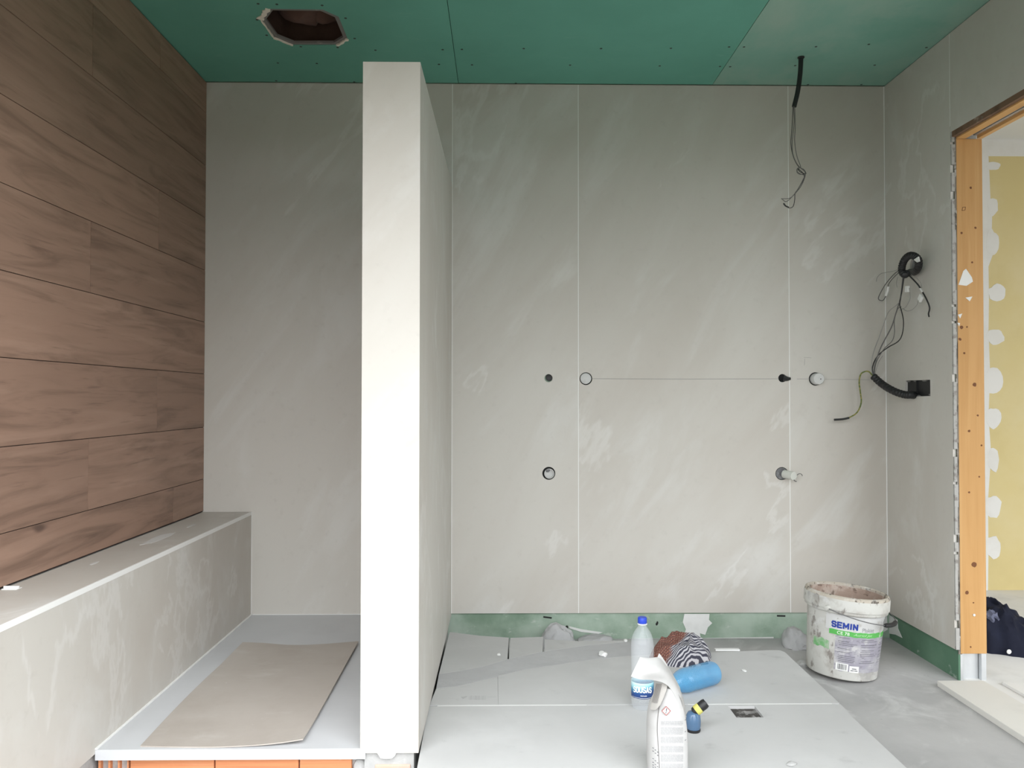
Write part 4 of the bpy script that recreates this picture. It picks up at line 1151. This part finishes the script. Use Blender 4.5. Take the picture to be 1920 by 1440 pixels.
# ------------------------------------------------------------------ small chalk bottle behind the sack
cxp = onz(1303, 1376, ZB)
cb = thing('chalk_bottle', 'small dark blue bottle with black and yellow cap beside the paper sack', 'bottle', (cxp.x, cxp.y+.02, ZB))
blue_d = mat('smoky_blue_plastic', (0.09, 0.17, 0.29), rough=.15, alpha=.9, spec=.7)
obj('base', lathe([(0, 0), (.0195, 0), (.021, .003), (.021, .008), (0, .009)], 28), black_plastic, cb, True, True)
obj('body', lathe([(.0195, .008), (.0215, .016), (.022, .032), (.0205, .046), (.016, .055), (.010, .058), (0, .058)], 28), blue_d, cb, True, True)
MC = Matrix.Translation((.006, .0, .058)) @ Matrix.Rotation(R(52), 4, 'Y')
cap = obj('cap', lathe([(0, -.006), (.012, -.006), (.014, -.002), (.0145, .034), (.0125, .041), (0, .042)], 20, MC), black_plastic, cb, True, True)
obj('yellow_band', lathe([(.0146, .002), (.0152, .003), (.0152, .016), (.0146, .018)], 20, MC), mat('yellow_plastic', (0.62, 0.58, 0.16), rough=.5), cap, True, True)

# ------------------------------------------------------------------ paper sack
DS = 2.06
paper = mat('white_paper', (0.49, 0.485, 0.475), [((0.42, 0.415, 0.405), 12, .45, .7, U, .6)], rough=.75, bump=.15, bscale=30)
sc_ = ony(1254, 1400, DS)
sk = thing('paper_sack', 'half-empty white paper sack with torn open top and printed warning diamond', 'sack', (sc_.x, DS, ZB))
def S2(px, py, d=0): return ony(px, py, DS+d)
zb_px = 720+F*(CAM_Z-ZB)/DS+F*.0176
# rings: (py, left px, corner px, right px, back depth)
ringdef = [(zb_px, 1219, 1237, 1288, .075), (1440, 1218, 1236, 1290, .078), (1400, 1217.5, 1234, 1290, .078), (1370, 1217, 1232, 1289, .075), (1345, 1218, 1233, 1286, .07), (1325, 1221, 1236, 1282, .062), (1308, 1229, 1240, 1277, .052), (1296, 1238, 1246, 1272, .042), (1287, 1243, 1250, 1267, .034)]
bm = bmesh.new(); rings = []
for k, (py, l, c, r, bd) in enumerate(ringdef):
    py = min(py, zb_px)
    fz = -.018 if k < 6 else -.012
    pts = [(c, fz), (c*.75+r*.25, fz-.006), (c*.5+r*.5, fz-.008), (c*.25+r*.75, fz-.005), (r-1.5, fz+.004), (r, fz+.012), (r-1, bd*.5), (r-3, bd-.01), (r*.5+l*.5, bd), (l+8, bd-.004), (l+1, bd*.6), (l, .012), (l*.6+c*.4, -.004)]
    ring = []
    for px, d in pts:
        p = S2(px, py, 0)
        q_ = S2(px, py, d) if d < .03 else Vector((p.x, DS+d, p.z))
        p = Vector((q_.x, DS+d, p.z if k else ZB))
        ring.append(bm.verts.new(p))
    rings.append(ring)
n = len(rings[0])
for a, b in zip(rings, rings[1:]):
    for i in range(n): bm.faces.new((a[i], a[(i+1) % n], b[(i+1) % n], b[i]))
bm.faces.new(rings[0]); bm.faces.new(rings[-1])
sb = obj('body', bm, paper, sk, smooth=True)
def surf(ctrl, nu, nv):
    """ctrl rows of points -> smooth interpolated grid"""
    rows = [catmull(r, nu) for r in ctrl]
    cols = [catmull([rows[j][i] for j in range(len(rows))], nv) for i in range(len(rows[0]))]
    return [[cols[i][j] for i in range(len(cols))] for j in range(len(cols[0]))]
# open mouth: paper bent over to the left
flap = [[S2(1183, 1268, -.05), S2(1191, 1251, -.045), S2(1200, 1232, -.02)],
        [S2(1200, 1274, -.05), S2(1210, 1255, -.055), S2(1217, 1234, -.02)],
        [S2(1222, 1275, -.045), S2(1231, 1256, -.055), S2(1234, 1233, -.01)],
        [S2(1245, 1281, -.035), S2(1250, 1262, -.035), S2(1247, 1242, .01)],
        [S2(1259, 1294, -.022), S2(1264, 1280, -.015), S2(1262, 1265, .02)],
        [S2(1270, 1315, -.016), S2(1277, 1305, .0), S2(1275, 1289, .03)]]
gr = surf(flap, 6, 5)
fl = obj('folded_top', grid_solid(bmesh.new(), gr, .0012, Vector((0, 1, 0))), paper, sk, smooth=True)
tipc = [[S2(1231, 1236, -.006), S2(1236, 1225, .0)], [S2(1240, 1241, -.004), S2(1243, 1234, .004)], [S2(1250, 1252, .0), S2(1252, 1248, .006)]]
obj('peak', grid_solid(bmesh.new(), surf(tipc, 5, 5), .001, Vector((0, 1, 0))), paper, sk, smooth=True)
# right-hand paper wall rising to the mouth
wallc = [[S2(1283, 1345, -.012), S2(1287, 1345, .03)], [S2(1279, 1318, -.012), S2(1283, 1318, .035)], [S2(1271, 1300, -.01), S2(1277, 1297, .035)], [S2(1262, 1283, -.005), S2(1268, 1277, .035)], [S2(1252, 1262, .005), S2(1257, 1257, .03)]]
obj('side_wall', grid_solid(bmesh.new(), surf(wallc, 5, 5), .001, Vector((-.3, 1, 0)).normalized()), paper, sk, smooth=True)
# inner gusset: kraft with dark print, pushed in
print_m = mat('grey_print', (0.14, 0.13, 0.125), rough=.7)
gus = [[S2(1219, 1330, -.005), S2(1229, 1331, -.024), S2(1238, 1322, -.030)], [S2(1222, 1312, .0), S2(1233, 1314, -.02), S2(1245, 1306, -.028)], [S2(1226, 1296, .0), S2(1238, 1296, -.018), S2(1250, 1292, -.024)], [S2(1229, 1281, .0), S2(1240, 1281, -.015), S2(1251, 1281, -.02)]]
gg = surf(gus, 5, 5)
gm = mat('inner_paper', (0.40, 0.385, 0.36), [((0.34, 0.32, 0.30), 20, .45, .7, U, .6)], rough=.8)
go = obj('side_gusset', grid_solid(bmesh.new(), gg, .001, Vector((0, 1, 0))), gm, sk, smooth=True)
def gpt(grid, u, v, off):
    J, I = len(grid)-1, len(grid[0])-1
    x, y = u*I, v*J
    i, j = min(int(x), I-1), min(int(y), J-1)
    fx, fy = x-i, y-j
    p = grid[j][i]*(1-fx)*(1-fy)+grid[j][i+1]*fx*(1-fy)+grid[j+1][i]*(1-fx)*fy+grid[j+1][i+1]*fx*fy
    return p+Vector((0, -off, 0))
bm = bmesh.new()
for k in range(7):
    u = .05+k*.075
    q = [gpt(gg, u, .25, .0008), gpt(gg, u+.03, .25, .0008), gpt(gg, u+.05, .98, .0008), gpt(gg, u+.02, .98, .0008)]
    bm.faces.new([bm.verts.new(p) for p in q])
obj('printed_lines', bm, print_m, go)['kind'] = 'stuff'
# printed face: rows of small text, barcode end, diamond
def fpt(px, py, off=.0012):
    """point on the front face of the sack body"""
    for (a, b) in zip(ringdef, ringdef[1:]):
        if b[0] <= py <= a[0]:
            t2 = (a[0]-py)/(a[0]-b[0])
            c_ = a[2]+(b[2]-a[2])*t2; r_ = a[3]+(b[3]-a[3])*t2
            break
    else:
        c_, r_ = ringdef[-1][2:4]
    s = min(1, max(0, (px-c_)/(r_-c_)))
    fz = -.018 if py > 1316 else -.012
    d = fz-.008*math.sin(PI*min(1, s*1.02))
    return S2(px, py, d-off)
obj('corner_seam', tube([fpt(r_[2]+.3, min(r_[0], 1460), .0006) for r_ in ringdef[:7]], .0008, 5, 3), print_m, sb)
bm = bmesh.new(); rnd = random.Random(4)
y = 1352
while y < 1452:
    if (int(y) % 17) > 3:
        x = 1239.0
        while x < 1280:
            w = rnd.uniform(3, 9)
            xe = min(x+w, 1281)
            bm.faces.new([bm.verts.new(fpt(a, b)) for a, b in ((x, y), (xe, y), (xe, y+.55), (x, y+.55))])
            x = xe+.8
    y += 1.75
obj('printed_text', bm, mat('pale_grey_print', (0.30, 0.30, 0.31), rough=.7), sb)['kind'] = 'stuff'
bm = bmesh.new()
for yy in (1349, 1371, 1387):
    bm.faces.new([bm.verts.new(fpt(a, b)) for a, b in ((1283.5, yy+1.4), (1285.8, yy-.4), (1287.2, yy-1.0), (1285.2, yy+1.6))])
for yy, w in ((1398, 9), (1404, 6), (1418, 10), (1425, 7), (1430, 10), (1434, 8)):
    for k in range(3):
        x = 1222+k*3.4
        q = [Vector((S2(x+dx, yy+dy+k*2.0, 0).x, DS-.0025-.006*(k+.5)-.004, S2(x, yy+dy+k*2, 0).z)) for dx, dy in ((0, 0), (2.4, 1.2), (2.4, 2.6), (0, 1.4))]
        bm.faces.new([bm.verts.new(p) for p in q])
obj('printed_marks', bm, dark_ink, sb)['kind'] = 'stuff'
dp = fpt(1249, 1333, .007)
k_ = .0118
bm = bmesh.new()
dia = lambda s: [(dp.x, dp.z-s), (dp.x+s, dp.z), (dp.x, dp.z+s), (dp.x-s, dp.z)]
add_sheet(bm, dia(k_), [dia(k_*.84)], XZ, dp.y-.0004, dp.y)
wd = obj('warning_diamond', bm, mat('red_print', (0.34, 0.05, 0.045), rough=.6), sb)
obj('diamond_ground', sheet(dia(k_*.9), [], XZ, dp.y-.0002, dp.y+.0060), paper, wd)
bm = bmesh.new()
add_sheet(bm, [(dp.x-.0006, dp.z-.0018), (dp.x+.0008, dp.z-.0018), (dp.x+.0022, dp.z+.0062), (dp.x-.0002, dp.z+.0062)], [], XZ, dp.y-.0006, dp.y)
add_sheet(bm, circle(dp.x-.0006, dp.z-.0046, .0013, 10), [], XZ, dp.y-.0006, dp.y)
obj('exclamation_mark', bm, dark_ink, wd)

# ------------------------------------------------------------------ navy jacket on the neighbouring floor
jc = onz(1905, 1216, 0)
navy = mat('navy_cloth', (0.006, 0.008, 0.022), [((0.012, 0.016, 0.038), 7, .45, .7, U, .8)], rough=.9, bump=.3, bscale=60)
jk = thing('navy_jacket', 'crumpled navy work jacket with metal snaps on the neighbouring floor', 'jacket', (2.22, 3.52, 0.0))
bm = crumple(None, .15, .20, .175, 5.1, fold=.33, freq=3.2, irregular=.35); bm.transform(Matrix.Translation((-.04, .02, 0)))
obj('body', bm, navy, jk, True, True)
bm = crumple(None, .16, .12, .105, 8.4, fold=.3, freq=3.0, irregular=.3); bm.transform(Matrix.Translation((.17, -.07, 0)))
obj('sleeve', bm, mat('black_navy_cloth', (0.008, 0.009, 0.014), rough=.9), jk, True, True)
for px, py, rr, mm in ((1892, 1222, .010, conn_m), (1917, 1215, .010, mat('brass_snap', (0.45, 0.38, 0.14), rough=.4, metal=.6))):
    p = ony(px, py, 3.34)-jk.location
    bm = bmesh.new(); bmesh.ops.create_uvsphere(bm, u_segments=14, v_segments=8, radius=rr)
    bm.transform(Matrix.Translation(p) @ Matrix.Scale(.5, 4, (0, 1, 0)))
    obj('snap_button', bm, mm, jk, True, True)
p = ony(1857, 1158, 3.45)-jk.location
bm = bmesh.new(); bmesh.ops.create_icosphere(bm, subdivisions=3, radius=.03)
for v in bm.verts: v.co = v.co*(1+.6*noise.noise(v.co*70))+p
obj('frayed_lining', bm, mat('greyblue_lining', (0.14, 0.15, 0.22), rough=.95), jk, True, True)
